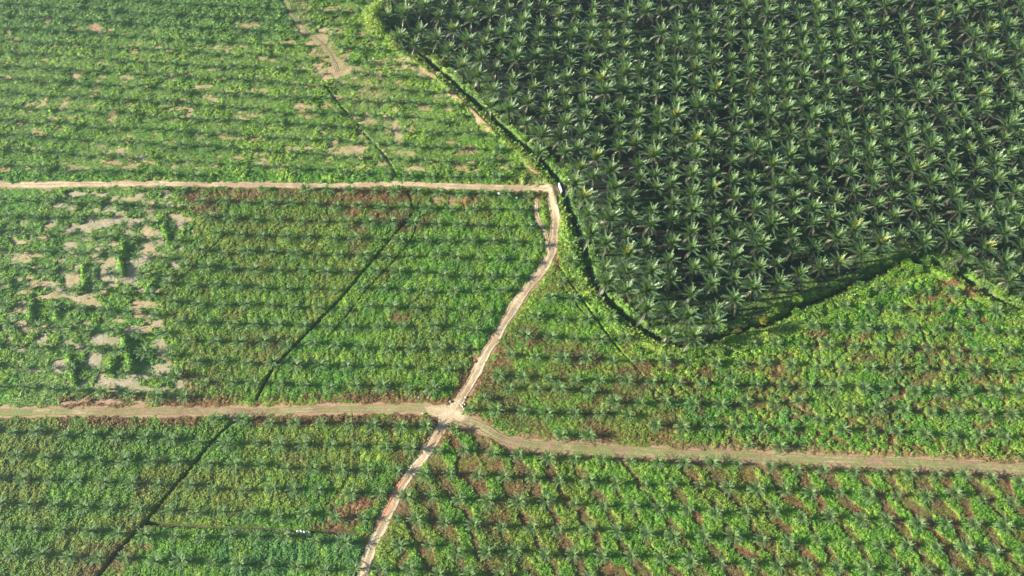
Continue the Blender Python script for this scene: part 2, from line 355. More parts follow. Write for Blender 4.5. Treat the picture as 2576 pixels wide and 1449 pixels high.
# ------------------------------------------------------------------ zones (what grows where)
def zones(X, Y):
    """returns cover density, cover height, cover colour, soil colour, kind (0 grass, 1 creeper, 2 dead vines)"""
    sh = X.shape
    u0, v0 = photo(X, Y)
    k = 9.0
    u = u0 + k * 2 * (fbm(X, Y, 6, 3, 21) - .5); v = v0 + k * 2 * (fbm(X, Y, 6, 3, 22) - .5)
    nA, nB, nC = fbm(X, Y, 16, 4, 31), fbm(X, Y, 6, 4, 32), fbm(X, Y, 2.6, 3, 33)
    nD = fbm(X, Y, 1.2, 2, 34)
    nS = fbm(X * .5, Y, 2.6, 4, 35)
    inr = {n: poly_in(u, v, p) for n, p in dict(A=PA, R2=PR2, R34=PR34, R4=PR4, R5=PR5, R6=PR6, R7=PR7, R8=PR8, R9=PR9, R9b=PR9b, M=PMAT).items()}
    fl = np.vstack([MAIN_DRAIN[::4], [(700, 300), (700, 900), (MAIN_DRAIN[0][0] - 4, 900)]])
    inr['M'] = poly_in(X, Y, [tuple(p) for p in fl])
    for k_ in ('A', 'R2', 'R34', 'R4', 'R5', 'R6'): inr[k_] &= ~inr['M']
    dens = np.full(sh, .9, np.float32); hgt = np.full(sh, .45, np.float32)
    col = np.empty(sh + (3,), np.float32); col[:] = PAL['olive']
    soil = np.empty(sh + (3,), np.float32); soil[:] = SOIL['base']
    brown = np.zeros(sh, np.float32)
    kind = np.ones(sh, np.int8)
    def mix(a, b, w):
        return a * (1 - w[..., None]) + b * w[..., None]
    def setc(m, *steps):
        c = np.empty((m.sum(), 3), np.float32)
        first = True
        for name, w in steps:
            if first:
                c[:] = PAL[name]; first = False
            else:
                ww = np.clip(w[m], 0, 1)
                c = c * (1 - ww[:, None]) + PAL[name] * ww[:, None]
        col[m] = c
    # A: grazed looking grass with creeping legumes and sandy scalds
    m = inr['A']
    topdark = .5 * sstep(150, 40, v + 70 * (nA - .5)) * sstep(860, 700, u)
    setc(m, ('grass', 0), ('lime', sstep(.48, .64, nB)), ('fresh', sstep(.54, .66, nA) * .6), ('olive', sstep(.56, .70, nS) * .6), ('teal', topdark * .9), ('dark', topdark * sstep(.5, .65, nB) * .5))
    road_rim = sstep(425, 445, v)
    setc(m & (v > 425), ('fresh', 0), ('lime', sstep(.45, .6, nB)), ('teal', sstep(.55, .65, nC) * .5))
    bare = sstep(.585, .72, nS + .10 * (nC - .5) + .02 * sstep(600, 250, np.abs(u - 700)))
    dens[m] = (1 - .62 * bare * (1 - topdark) * (1 - road_rim))[m]
    hgt[m] = (.16 + .45 * sstep(.45, .7, nB) + .5 * topdark + .55 * road_rim)[m]
    soil[m] = SOIL['soil']
    soil[m] = mix(soil[m], SOIL['rsoil'], sstep(.5, .62, nA)[m])
    kind[m] = 0
    # R2: creeper in clumps over pale sand
    m = inr['R2']
    setc(m, ('grass', 0), ('fresh', sstep(.48, .6, nA) * .8), ('lime', sstep(.50, .62, nB) * .9), ('teal', sstep(.55, .66, nC) * .5))
    bare = sstep(.50, .66, nS + .16 * (nB - .5)) * sstep(620, 300, np.abs(u - 320) * 1.3 + np.abs(v - 740) * .6)
    dens[m] = (1 - .9 * bare)[m]; hgt[m] = (.22 + .45 * sstep(.42, .62, nB))[m]
    soil[m] = mix(np.tile(SOIL['gsoil'], (int(m.sum()), 1)), SOIL['soil'], sstep(.45, .55, nA)[m])
    kind[m] = 0
    # R3 / R4: closed creeper blanket
    m = inr['R34']
    setc(m, ('olive', 0), ('fresh', sstep(.46, .60, nA) * .7), ('lime', sstep(.55, .68, nB) * .6), ('fresh', sstep(.50, .62, nC) * .5))
    brown[m] = (sstep(.56, .72, .6 * fbm(X, Y, 8, 3, 41) + .4 * nC) * .45)[m]
    m = inr['R4']
    setc(m, ('fresh', 0), ('lime', sstep(.42, .58, nB) * .8), ('olive', sstep(.50, .64, nA) * .75), ('teal', sstep(.58, .68, nC) * .5))
    brown[m] = (sstep(.60, .74, .6 * fbm(X, Y, 8, 3, 41) + .4 * nC) * .4)[m]
    m = inr['R34']
    rim = sstep(520, 490, v)
    brown[m] = np.maximum(brown, rim * sstep(.40, .52, nB) * .7)[m]
    hgt[m] = (.6 + .25 * (nA - .5))[m]; dens[m] = .97
    # R5
    m = inr['R5']
    setc(m, ('olive', 0), ('fresh', sstep(.44, .56, nA) * .9), ('lime', sstep(.5, .64, nB) * .6))
    brown[m] = (sstep(.45, .62, .6 * fbm(X, Y, 9, 3, 42) + .4 * nC) * .85 * sstep(780, 860, v))[m]
    hgt[m] = .5; dens[m] = .96
    # R6: leafy bushes with brown litter between
    m = inr['R6']
    f1, f2 = worley(X, Y, 2.6, 51)
    gap = sstep(.46, .70, f1 + .6 * (nB - .5) + .5 * (nC - .5) + .3 * (nA - .5))
    setc(m, ('lime', 0), ('fresh', sstep(.42, .55, nA)), ('olive', sstep(.5, .62, nB) * .7), ('teal', sstep(.56, .66, fbm(X, Y, 5, 2, 52)) * .5))
    brown[m] = (gap * .9)[m]
    strip = sstep(60, 20, v0 - np.interp(u0, [1560, 1735, 1850, 2000, 2150, 2250, 2360, 2576], [830, 905, 880, 830, 770, 720, 690, 800]))
    hgt[m] = (.30 + .34 * (1 - gap) + .5 * strip)[m]
    brown[m] *= (1 - strip)[m]
    setc(m & (strip > .5), ('fresh', 0), ('lime', sstep(.45, .56, nB)))
    dens[m] = .95
    # R7: green strips of creeper left between sprayed, rust brown strips
    m = inr['R7']
    a = R(-45)
    sx = (X * math.cos(a) - Y * math.sin(a)); sy = (X * math.sin(a) + Y * math.cos(a))
    th = R(30)
    q = X * math.cos(th) + Y * math.sin(th)
    q = q + 2.2 * (fbm(X, Y, 9, 3, 61) - .5) * 2
    ph = np.abs(((q / 7.7) % 1.0) - .5) * 2
    st = sstep(.72, .36, ph + .9 * (nB - .5) + .9 * (nC - .5) + 1.0 * (fbm(X, Y, 22, 2, 62) - .5))
    setc(m, ('fresh', 0), ('lime', sstep(.46, .6, nC) * .7), ('olive', sstep(.55, .68, nA) * .7))
    brown[m] = ((1 - st) * .95)[m]
    hgt[m] = (.24 + .36 * st)[m]; dens[m] = (.86 + .14 * st)[m]
    soil[m] = SOIL['base'] * 1.1
    # R8 / R9: olive creeper with long soft mounds
    m = inr['R8']
    setc(m, ('olive', 0), ('lime', sstep(.52, .66, nB) * .6), ('fresh', sstep(.47, .60, nA) * .8), ('teal', sstep(.60, .68, nC) * .4))
    brown[m] = (sstep(.56, .70, .6 * fbm(X, Y, 10, 3, 43) + .4 * nC) * .45)[m]; hgt[m] = .7; dens[m] = .98
    m = inr['R9']
    setc(m, ('olive', 0), ('lime', sstep(.46, .60, nB) * .7), ('fresh', sstep(.44, .56, nA) * .9), ('teal', sstep(.58, .68, nC) * .5))
    brown[m] = (sstep(.60, .72, .6 * fbm(X, Y, 10, 3, 44) + .4 * nC) * .4)[m]; hgt[m] = .65; dens[m] = .98
    m = inr['R9b']
    setc(m, ('fresh', 0), ('teal', sstep(.44, .58, nA) * .7), ('lime', sstep(.54, .68, nB) * .7))
    brown[m] = 0; hgt[m] = .6
    # mature stand floor: near-black colours with the shade under the crowns put in
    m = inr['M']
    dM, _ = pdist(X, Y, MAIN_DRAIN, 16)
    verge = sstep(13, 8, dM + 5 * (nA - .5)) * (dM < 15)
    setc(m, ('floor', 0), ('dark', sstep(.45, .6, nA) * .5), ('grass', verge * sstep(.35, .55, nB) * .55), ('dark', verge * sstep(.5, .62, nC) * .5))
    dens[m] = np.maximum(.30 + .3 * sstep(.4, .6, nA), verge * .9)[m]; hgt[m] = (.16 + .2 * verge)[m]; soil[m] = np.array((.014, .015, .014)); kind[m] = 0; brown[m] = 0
    # banks of the main drain: bright rough grass
    d, s = pdist(X, Y, MAIN_DRAIN, 10)
    out_w = np.where(s < 0, np.interp(v0, [150, 420, 500, 700, 800], [2.6, 3.4, 5.8, 7.0, 7.0]), 3.4)
    bank = sstep(out_w + 1.2, out_w, d + 2.0 * (nB - .5)) 
    bm = bank > .45
    setc(bm, ('bank', 0), ('grass', sstep(.5, .62, nB)), ('fresh', sstep(.52, .64, nA) * .6), ('olive', sstep(.55, .66, nC) * .5))
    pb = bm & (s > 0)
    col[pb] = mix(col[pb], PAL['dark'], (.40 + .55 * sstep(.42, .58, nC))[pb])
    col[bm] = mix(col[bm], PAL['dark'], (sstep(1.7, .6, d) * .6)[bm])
    hgt[bm] = (.40 + .45 * sstep(.45, .6, nB))[bm]; dens[bm] = (sstep(.3, 1.1, d + .8 * (nC - .5)) * .97)[bm]; kind[bm] = 0; brown[bm] = 0
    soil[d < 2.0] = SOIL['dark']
    # spots
    for (a_, b_, ru, rv, kd, w) in SPOTS:
        if kd == 'gsoil': ru, rv, w = ru * .95, rv * .68, w * .78
        near = np.nonzero((np.abs(u0 - a_) < ru * 1.9 + 14) & (np.abs(v0 - b_) < rv * 1.9 + 14))
        if near[0].size == 0: continue
        e = np.hypot((u[near] - a_) / ru, (v[near] - b_) / rv) + 1.5 * (nC[near] - .5) + .9 * (nS[near] - .5) + .6 * (nD[near] - .5)
        f = sstep(1.45, .25, e) * w
        if kd in ('soil', 'rsoil', 'gsoil', 'pink', 'dry'):
            dens[near] *= 1 - .82 * f if kd != 'dry' else 1 - .35 * f
            soil[near] = soil[near] * (1 - f[:, None]) + SOIL[kd] * f[:, None]
            if kd == 'dry': col[near] = col[near] * (1 - .8 * f[:, None]) + np.array((.25, .22, .10)) * .8 * f[:, None]
            hgt[near] *= 1 - .5 * f
        elif kd in ('brown', 'red'):
            brown[near] = np.maximum(brown[near], f)
            if kd == 'red':
                col[near] = col[near] * (1 - f[:, None]) + PAL['red'] * 1.25 * f[:, None]
        else:
            col[near] = col[near] * (1 - f[:, None]) + PAL[kd] * f[:, None]
            brown[near] *= 1 - f
    bcol = mix(np.broadcast_to(PAL['brown'], col.shape), PAL['red'], sstep(.5, .64, fbm(X, Y, 7, 3, 45)))
    bcol = mix(bcol, PAL['olive'] * .8, sstep(.52, .66, nC) * .55)
    isred = (col[..., 0] > col[..., 1] * 1.25)
    col = mix(col, bcol, np.where(isred, brown * .35, brown))
    hgt = hgt * (1 - .35 * brown)
    kind[brown > .6] = 2
    # field drains: no thick cover in the bottom
    for p, w, dp in DRAINS:
        d2, _ = pdist(X, Y, p, 5)
        lip = sstep(w * .5, w * 1.3, d2)
        hgt *= .25 + .75 * lip
        dens *= (.1 + .9 * sstep(w * .35, w * .9, d2)) if w > .5 else 1
        col = mix(col, PAL['lime'], np.exp(-((d2 - w * 1.5) / .6) ** 2) * .15 * (kind != 2))
        soil = mix(soil, SOIL['dark'], 1 - lip)
    lowm = (inr['A'] | inr['R2'])
    dry = np.array((.21, .20, .085))
    soil = np.where(lowm[..., None], mix(soil, np.broadcast_to(dry, soil.shape), sstep(.46, .64, nC) * .55), soil)
    dens = np.where(lowm, np.maximum(dens, .14 + .2 * (nD - .4)), dens)
    col = np.where((lowm & (dens < .35))[..., None], mix(col, np.broadcast_to(dry * .95, col.shape), np.full(sh, .5)), col)
    # road shoulders
    for n, hw in (('upper', 1.3), ('main', 1.8), ('spur', .8), ('lower', 1.9), ('right', 2.1), ('top', 1.0)):
        d2, _ = pdist(X, Y, ROADS[n], 9)
        d2 = d2 + 2.0 * (nC - .5) + 1.2 * (nD - .5)
        dens *= .04 + .96 * sstep(hw - .6, hw + .5, d2)
        hgt *= .25 + .75 * sstep(hw, hw + 2.2, d2)
        sh_ = sstep(hw + (5.2 if n == 'lower' else 3.2 if n == 'right' else 2.4), hw + (2.2 if n == 'lower' else .8), d2)
        soil = mix(soil, SOIL['pink'], sh_ * .9)
        if n in ('lower', 'main', 'right'):
            g = sh_ * sstep(hw - .8, hw - .1, d2) * sstep(.34, .50, nB) * (u0 > (150 if n == 'lower' else 0))
            if n == 'main': g = g * sstep(820, 900, v0)
            rc = PAL['red'] * 1.0 if n != 'right' else PAL['brown'] * 1.5
            col = mix(col, np.broadcast_to(rc, col.shape), g * .85)
            kind[(g > .6)] = 2
    d2, _ = pdist(X, Y, BUND, 6)
    pth = sstep(1.2, .3, d2 + 1.6 * (nC - .5))
    pth = pth * (.35 + .65 * sstep(.42, .56, fbm(X, Y, 7, 3, 88)))
    dens *= 1 - .9 * pth
    soil = mix(soil, SOIL['pink'], pth)
    return dens, hgt, np.asarray(col, np.float32), np.asarray(soil, np.float32), kind, inr

def in_view(X, Y, pad=60):
    u, v = photo(X, Y)
    return (u > -pad) & (u < 2576 + pad) & (v > -pad) & (v < 1449 + pad)

# ------------------------------------------------------------------ ground sheet
def build_ground():
    fine_x = np.arange(-262, 262.1, .6); fine_y = np.arange(40, 340.1, .6)
    far = np.array([3, 8, 18, 40, 80, 160, 320, 640, 1280, 2600])
    xs = np.r_[fine_x[0] - far[::-1], fine_x, fine_x[-1] + far]
    ys = np.r_[fine_y[0] - far[::-1], fine_y, fine_y[-1] + far]
    X, Y = np.meshgrid(xs, ys)
    Z, _ = terrain(X, Y)
    dens, hgt, col, soil, kind, inr = zones(X, Y)
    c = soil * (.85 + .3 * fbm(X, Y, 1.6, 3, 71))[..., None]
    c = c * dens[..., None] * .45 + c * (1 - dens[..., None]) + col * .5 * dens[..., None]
    ny, nx = X.shape
    i = np.arange(nx * ny).reshape(ny, nx)
    q = np.stack([i[:-1, :-1], i[:-1, 1:], i[1:, 1:], i[1:, :-1]], -1).reshape(-1, 4)
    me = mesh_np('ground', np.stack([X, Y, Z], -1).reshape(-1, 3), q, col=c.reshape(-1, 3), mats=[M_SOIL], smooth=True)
    link('ground', me, kind='structure')
build_ground()

# ------------------------------------------------------------------ plant cover (height field + leaf tufts)
def tuft_mesh(P, N, C, size, flat=.5):
    """two leaf blades per point: quads tipped around the up direction"""
    n = len(P)
    az = rng.uniform(0, 2 * np.pi, n)
    V, Cc = [], []
    for k in range(2):
        a = az + k * rng.uniform(1.2, 2.2, n)
        tilt = rng.uniform(.05, 1.0, n) ** 1.3 * flat * 2
        d = np.stack([np.cos(a) * np.cos(tilt), np.sin(a) * np.cos(tilt), np.sin(tilt)], 1)
        s = np.stack([-np.sin(a), np.cos(a), rng.uniform(-.3, .3, n)], 1)
        L = (size * rng.uniform(.6, 1.3, n))[:, None]; W = L * rng.uniform(.35, .6, n)[:, None]
        b = P - d * L * .35
        V.append(np.stack([b - s * W * .5, b + s * W * .5, b + d * L + s * W * .32, b + d * L - s * W * .32], 1))
        f = rng.uniform(.80, 1.24, n)[:, None]
        Cc.append(np.repeat((C * f)[:, None, :], 4, 1))
    V = np.concatenate(V).reshape(-1, 3); Cc = np.concatenate(Cc).reshape(-1, 3)
    return V, np.arange(len(V)).reshape(-1, 4), Cc

def build_cover():
    dx = .36
    xs = np.arange(-250, 250, dx); ys = np.arange(44, 332, dx)
    X, Y = np.meshgrid(xs, ys)
    X = X + (fbm(X, Y, .8, 1, 81) - .5) * dx * .9; Y = Y + (fbm(X, Y, .8, 1, 82) - .5) * dx * .9
    u, v = photo(X, Y)
    keep = (u > -70) & (u < 2646) & (v > -60) & (v < 1530)
    dens, hgt, col, soil, kind, inr = zones(X, Y)
    Z, near = terrain(X, Y)
    # mounds: elongated along the view for the olive blocks, rounder elsewhere
    wx = X + 1.6 * (fbm(X, Y, 4, 2, 91) - .5) * 2; wy = Y + 1.6 * (fbm(X, Y, 4, 2, 92) - .5) * 2
    f1, f2 = worley(wx, wy * .48, 2.1, 95)
    g1, g2 = worley(wx, wy, 1.7, 96)
    h1, _ = worley(X, Y, .75, 97)
    longm = inr['R8'] | inr['R9'] | inr['R34']
    mound = np.where(longm, 1 - f1 * 1.15 - .35 * np.exp(-((f2 - f1) / .07) ** 2), 1 - g1 * 1.2 - .1 * np.exp(-((g2 - g1) / .06) ** 2))
    body = .55 + .75 * mound + .28 * (.5 - h1) + .7 * (fbm(X, Y, 5, 3, 98) - .5)
    patch = sstep(.22, .78, dens + .75 * (fbm(X * .7, Y, 1.5, 4, 99) - .5))
    T = hgt * body * patch * 1.05
    for a, b, h in RIDGES:
        p = gpath([a, b])
        d, _ = pdist(X, Y, p, 6)
        T += h * np.exp(-(d / 1.25) ** 2) * (.7 + .6 * fbm(X, Y, 1.6, 2, 77))
        rr = np.exp(-(d / 1.6) ** 2) > .35
        dens[rr] = 1; col[rr] = PAL['fresh'] * .6 + PAL['lime'] * .4; patch[rr] = 1
    Zc = Z - .06 + T
    show = keep & (patch > np.where(inr['A'] | inr['R2'], .38, .12))
    Cm = col * (.80 + .4 * fbm(X, Y, .9, 2, 72))[..., None]
    ny, nx = X.shape
    cellok = show[:-1, :-1] & show[:-1, 1:] & show[1:, 1:] & show[1:, :-1]
    i = np.arange(nx * ny).reshape(ny, nx)
    q = np.stack([i[:-1, :-1], i[:-1, 1:], i[1:, 1:], i[1:, :-1]], -1)
    kc = kind[:-1, :-1]
    flat = np.nonzero((keep & (dens > .03)).ravel())[0]
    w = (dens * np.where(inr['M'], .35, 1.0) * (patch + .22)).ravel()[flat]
    NT = 460000
    pick = flat[rng.choice(len(flat), NT, p=w / w.sum())]
    Pt = np.stack([X.ravel()[pick] + rng.uniform(-.5, .5, NT) * dx, Y.ravel()[pick] + rng.uniform(-.5, .5, NT) * dx, Zc.ravel()[pick] + rng.uniform(-.02, .12, NT)], 1)
    Ct = col.reshape(-1, 3)[pick].copy()
    Ct *= np.where(kind.ravel()[pick] == 2, rng.uniform(.5, 1.5, NT), 1.0)[:, None]
    hue = rng.normal(0, .10, NT)
    Ct *= np.stack([1 + hue, np.ones(NT), 1 - .5 * hue], 1)
    Kt = kind.ravel()[pick]
    St = np.where(Kt == 0, .50, np.where(Kt == 1, .54, .46)) * (.75 + .5 * hgt.ravel()[pick])
    St = St * (.65 + .9 * fbm(Pt[:, 0], Pt[:, 1], 9, 2, 55))
    dk, _ = pdist(Pt[:, 0], Pt[:, 1], MAIN_DRAIN, 10)
    St = np.where((dk < 4.2) & (rng.uniform(0, 1, NT) < .22), St * rng.uniform(1.6, 3.0, NT), St)
    P3 = np.stack([X, Y, Zc], -1).reshape(-1, 3); C3 = Cm.reshape(-1, 3)
    names = [('grass', 'rough grass and low creeping plants over the sandy upper and left fields', 'grass'),
             ('cover_crop', 'lumpy green creeper blanket covering the ground between the young palms', 'creeper'),
             ('dead_vines', 'dry rust-brown dead creeper in strips and patches between green growth', 'dead vines')]
    for kd, (nm, lab, cat) in enumerate(names):
        qq = q[cellok & (kc == kd)]
        used = np.unique(qq); remap = np.zeros(nx * ny, np.int64); remap[used] = np.arange(len(used))
        v0, q0, c0 = P3[used], remap[qq], C3[used]
        m = Kt == kd
        v1, q1, c1 = tuft_mesh(Pt[m], None, Ct[m], St[m], .34 if kd else .42)
        me = mesh_np(nm, np.vstack([v0, v1]), np.vstack([q0, q1 + len(v0)]), col=np.vstack([c0, c1]), mats=[M_MAT, M_LEAF],
                     midx=np.r_[np.zeros(len(q0), np.int32), np.ones(len(q1), np.int32)])
        link(nm, me, kind='stuff', label=lab, category=cat)
build_cover()

# ------------------------------------------------------------------ roads
def build_road(name, path, hw, kinds, label, seed):
    p = np.asarray(path)
    t = np.gradient(p, axis=0); t /= np.hypot(t[:, 0], t[:, 1])[:, None]
    nrm = np.stack([-t[:, 1], t[:, 0]], 1)
    na = 23
    s = np.linspace(-1, 1, na)
    along = np.r_[0, np.cumsum(np.hypot(*np.diff(p, axis=0).T))]
    wl = hw * (1 + .45 * (fbm(along, along * 0 + seed, 7, 3, seed) - .5) * 2)
    wr = hw * (1 + .45 * (fbm(along, along * 0 + seed + 50, 7, 3, seed + 1) - .5) * 2)
    W = np.where(s[None, :] < 0, wr[:, None], wl[:, None])
    X = p[:, 0][:, None] + nrm[:, 0][:, None] * s[None, :] * W
    Y = p[:, 1][:, None] + nrm[:, 1][:, None] * s[None, :] * W
    Z, _ = terrain(X, Y)
    S = np.broadcast_to(s[None, :], X.shape)
    n1 = .6 * fbm(np.broadcast_to(along[:, None], X.shape) * .22, S * hw, 1.3, 4, seed + 2) + .4 * fbm(X, Y, 2.4, 3, seed + 9); n2 = fbm(X, Y, 9, 3, seed + 3); n3 = fbm(X, Y, 1.1, 3, seed + 4)
    rut = np.exp(-((np.abs(S) - .48) / .17) ** 2)
    edge = sstep(.62, 1.0, np.abs(S) + .6 * (n3 - .5) + .3 * (n2 - .5))
    Z = Z + .10 - .07 * rut - .30 * sstep(.8, 1.0, np.abs(S)) + .05 * (n3 - .5)
    c = kinds(X, Y, S, rut, edge, n1, n2, n3, along)
    ny, nx = X.shape
    i = np.arange(nx * ny).reshape(ny, nx)
    q = np.stack([i[:-1, :-1], i[:-1, 1:], i[1:, 1:], i[1:, :-1]], -1).reshape(-1, 4)
    me = mesh_np(name, np.stack([X, Y, Z], -1).reshape(-1, 3), q[:, ::-1], col=c.reshape(-1, 3), mats=[M_ROAD], smooth=True)
    link(name, me, kind='structure', label=label, category='road')

def mixc(a, b, w): return a * (1 - w[..., None]) + np.asarray(b) * w[..., None]
SAND, PALE, PINK, GREYS, REDS, GRS = (np.array(x) for x in ((.39, .305, .20), (.50, .41, .29), (.31, .21, .14), (.26, .22, .185), (.36, .165, .095), (.135, .155, .055)))
def k_sand(grass_mid=.35, pink=0.0, red=None):
    def f(X, Y, S, rut, edge, n1, n2, n3, along):
        c = np.broadcast_to(SAND, X.shape + (3,)).copy()
        c = mixc(c, PALE, rut * sstep(.30, .5, n1))
        c = mixc(c, GREYS * .8, np.exp(-((np.abs(S) - .48) / .07) ** 2) * .6 * sstep(.42, .55, n2))
        c = mixc(c, PINK, np.clip(sstep(.45, .6, n2) * .7 + pink, 0, 1))
        c = mixc(c, GREYS, sstep(.55, .68, n1) * .55)
        mid = np.exp(-(S / .22) ** 2)
        c = mixc(c, GRS, mid * grass_mid * sstep(.40, .55, n1) + edge * .55 * sstep(.35, .5, n3))
        if red is not None:
            u, v = photo(X, Y)
            c = mixc(c, REDS, red(u, v, S) * .85)
        return c * (.85 + .3 * n3[..., None])
    return f
def k_grass(amount, base=PINK):
    def f(X, Y, S, rut, edge, n1, n2, n3, along):
        u, v = photo(X, Y)
        c = np.broadcast_to(np.asarray(base), X.shape + (3,)).copy()
        c = c * .70
        c = mixc(c, SAND * .9, sstep(.50, .66, n2) * .5)
        c = mixc(c, PALE * .75, np.exp(-((np.abs(S) - .30) / .13) ** 2) * .7 * sstep(.44, .58, n2))
        g = amount(u, v) * sstep(.34, .54, n1 * .75 + n2 * .25 - .10 * rut + .04)
        c = mixc(c, GRS * 1.1, np.clip(g, 0, 1))
        c = mixc(c, np.array((.20, .115, .065)), edge * .6 * sstep(.35, .55, n3))
        return c * (.85 + .3 * n3[..., None])
    return f
build_road('dirt_road', ROADS['main'], 2.05, k_sand(.5, 0, lambda u, v, S: sstep(1190, 1215, v) * sstep(1345, 1320, v) * sstep(-.05, -.3, S)), 'sandy dirt road winding from the drain crossing to the bottom edge', 5)
build_road('dirt_road', ROADS['upper'], 1.5, k_sand(.35, .1), 'straight pale dirt road across the fields to the drain crossing', 15)
build_road('dirt_track', ROADS['spur'], .95, k_sand(.2, 0), 'short loop of wheel ruts beside the winding dirt road', 25)
build_road('dirt_track', ROADS['lower'], 1.45, k_grass(lambda u, v: .45 + .6 * sstep(300, 60, u) + .25 * sstep(600, 800, u)), 'broad reddish dirt track with dry edges across the lower left', 35)
build_road('dirt_track', ROADS['right'], 1.8, k_grass(lambda u, v: .85 - .3 * sstep(1400, 1250, u) - .15 * sstep(2400, 2500, u)), 'grassy pinkish track across the lower right fields', 45)
build_road('dirt_track', ROADS['top'], 1.1, k_grass(lambda u, v: .9 + 0 * u, np.array((.27, .225, .14))), 'faint sandy track at the top of the grassy field', 55)

# sandy apron where the three roads meet
def build_apron():
    th = np.linspace(0, 2 * np.pi, 49)[:-1]
    rs = np.linspace(0, 1, 9)
    cx, cy = ground(1126, 1042)
    base = gpath([(1172, 990), (1160, 1020), (1188, 1052), (1180, 1064), (1150, 1062), (1118, 1085), (1095, 1085), (1098, 1060), (1070, 1042), (1060, 1026), (1100, 1020), (1140, 1000)])
    an = np.arctan2(base[:, 1] - cy, base[:, 0] - cx); o = np.argsort(an)
    rad = np.interp(th, np.r_[an[o] - 2 * np.pi, an[o], an[o] + 2 * np.pi], np.tile(np.hypot(base[:, 0] - cx, base[:, 1] - cy)[o], 3), period=None) if False else np.interp(((th + np.pi) % (2 * np.pi)) - np.pi, np.r_[an[o] - 2 * np.pi, an[o], an[o] + 2 * np.pi], np.tile(np.hypot(base[:, 0] - cx, base[:, 1] - cy)[o], 3))
    rad = np.convolve(np.r_[rad[-2:], rad, rad[:2]], np.ones(3) / 3, 'valid') if False else rad * (.80 + .5 * (fbm(np.cos(th) * 3 + 9, np.sin(th) * 3 + 4, 1.1, 3, 77)))
    X = cx + np.outer(rs, rad * np.cos(th)); Y = cy + np.outer(rs, rad * np.sin(th))
    Z, _ = terrain(X, Y)
    n1, n3 = fbm(X, Y, 2.5, 4, 301), fbm(X, Y, .9, 2, 302)
    Z = Z + .13 - .22 * sstep(.75, 1, rs)[:, None]
    c = mixc(mixc(np.broadcast_to(PALE * .9, X.shape + (3,)), SAND, sstep(.4, .6, n1)), np.array((.20, .17, .085)), np.broadcast_to(sstep(.45, .95, rs)[:, None], X.shape) * .85) * (.85 + .3 * n3[..., None])
    n = len(th)
    i = np.arange(len(rs) * n).reshape(len(rs), n); j = np.roll(i, -1, 1)
    q = np.stack([i[:-1], i[1:], j[1:], j[:-1]], -1).reshape(-1, 4)
    link('dirt_junction', mesh_np('dirt_junction', np.stack([X, Y, Z], -1).reshape(-1, 3), q, col=c.reshape(-1, 3), mats=[M_ROAD], smooth=True), kind='structure',
         label='pale sandy apron where the dirt roads meet', category='road')
build_apron()

# dark standing water in the main drain
def build_water():
    p = MAIN_DRAIN
    t = np.gradient(p, axis=0); t /= np.hypot(t[:, 0], t[:, 1])[:, None]
    nrm = np.stack([-t[:, 1], t[:, 0]], 1)
    zc, _ = terrain(p[:, 0], p[:, 1])
    zc = np.convolve(np.r_[[zc[0]] * 8, zc, [zc[-1]] * 8], np.ones(17) / 17, 'valid') + .12
    L = np.c_[p + nrm * 1.1, zc]; Rr = np.c_[p - nrm * 1.1, zc]
    V = np.stack([L, Rr], 1).reshape(-1, 3); i = np.arange(len(p) - 1) * 2
    link('water', mesh_np('water', V, np.stack([i, i + 1, i + 3, i + 2], 1), mats=[M_WATER]), kind='structure', label='dark standing water along the winding drain', category='water')
build_water()

# ------------------------------------------------------------------ palms
def frond_geo(L, az, el0, bend, w, nseg, col, vfold=.45, gap=.22, twist=0.0, col_tip=None):
    """one pinnate frond: curved midrib strip with separate leaflet blades each side"""
    s = np.linspace(0, 1, nseg + 1)
    el = el0 - bend * s ** 1.4
    ds = L / nseg
    dr = np.cos(el) * ds; dz = np.sin(el) * ds
    r = np.r_[0, np.cumsum(dr[:-1])]; z = np.r_[0, np.cumsum(dz[:-1])]
    azs = az + twist * s
    ca, sa = np.cos(azs), np.sin(azs)
    P = np.stack([r * ca, r * sa, z], 1)
    Fd = np.stack([np.cos(el) * ca, np.cos(el) * sa, np.sin(el)], 1)
    Sd = np.stack([-sa, ca, np.zeros_like(sa)], 1)
    Up = np.cross(Fd, Sd)
    V, Q, C = [], [], []
    ct = col if col_tip is None else col_tip
    # midrib
    rw = .05 * L / 4 + .02
    b = 0
    for k in range(nseg + 1):
        ww = rw * (1 - .8 * s[k])
        V += [P[k] - Sd[k] * ww + Up[k] * .02, P[k] + Sd[k] * ww + Up[k] * .02]; C += [col * 1.25 + .02] * 2
    for k in range(nseg): Q.append((b + 2 * k, b + 2 * k + 1, b + 2 * k + 3, b + 2 * k + 2))
    for k in range(1, nseg + 1):
        prof = math.sin(math.pi * min(1, .16 + .84 * s[k]) ** .8) ** .6 if s[k] < .98 else .55
        prof = max(prof, .3) * (.3 + .7 * min(1, s[k] * 3.2))
        for sg in (-1, 1):
            wv = w * prof * rng.uniform(.85, 1.12)
            fold = vfold * rng.uniform(.6, 1.4)
            sweep = .55 + .55 * s[k]
            d = Sd[k] * sg * math.cos(fold) + Up[k] * math.sin(fold) + Fd[k] * sweep
            d = d / np.linalg.norm(d)
            base0 = P[k] - Fd[k] * ds * (1 - gap) * .5; base1 = P[k] + Fd[k] * ds * (1 - gap) * .5
            tip = P[k] + d * wv
            droop = np.array([0, 0, -.10 * wv])
            n0 = len(V)
            V += [base0, base1, tip + Fd[k] * ds * .30 + droop, tip - Fd[k] * ds * .14 + droop]
            f = rng.uniform(.85, 1.15)
            cc = (col * (1 - s[k]) + ct * s[k]) * f
            C += [cc] * 4; Q.append((n0, n0 + 1, n0 + 2, n0 + 3))
    return np.array(V), np.array(Q), np.array(C)

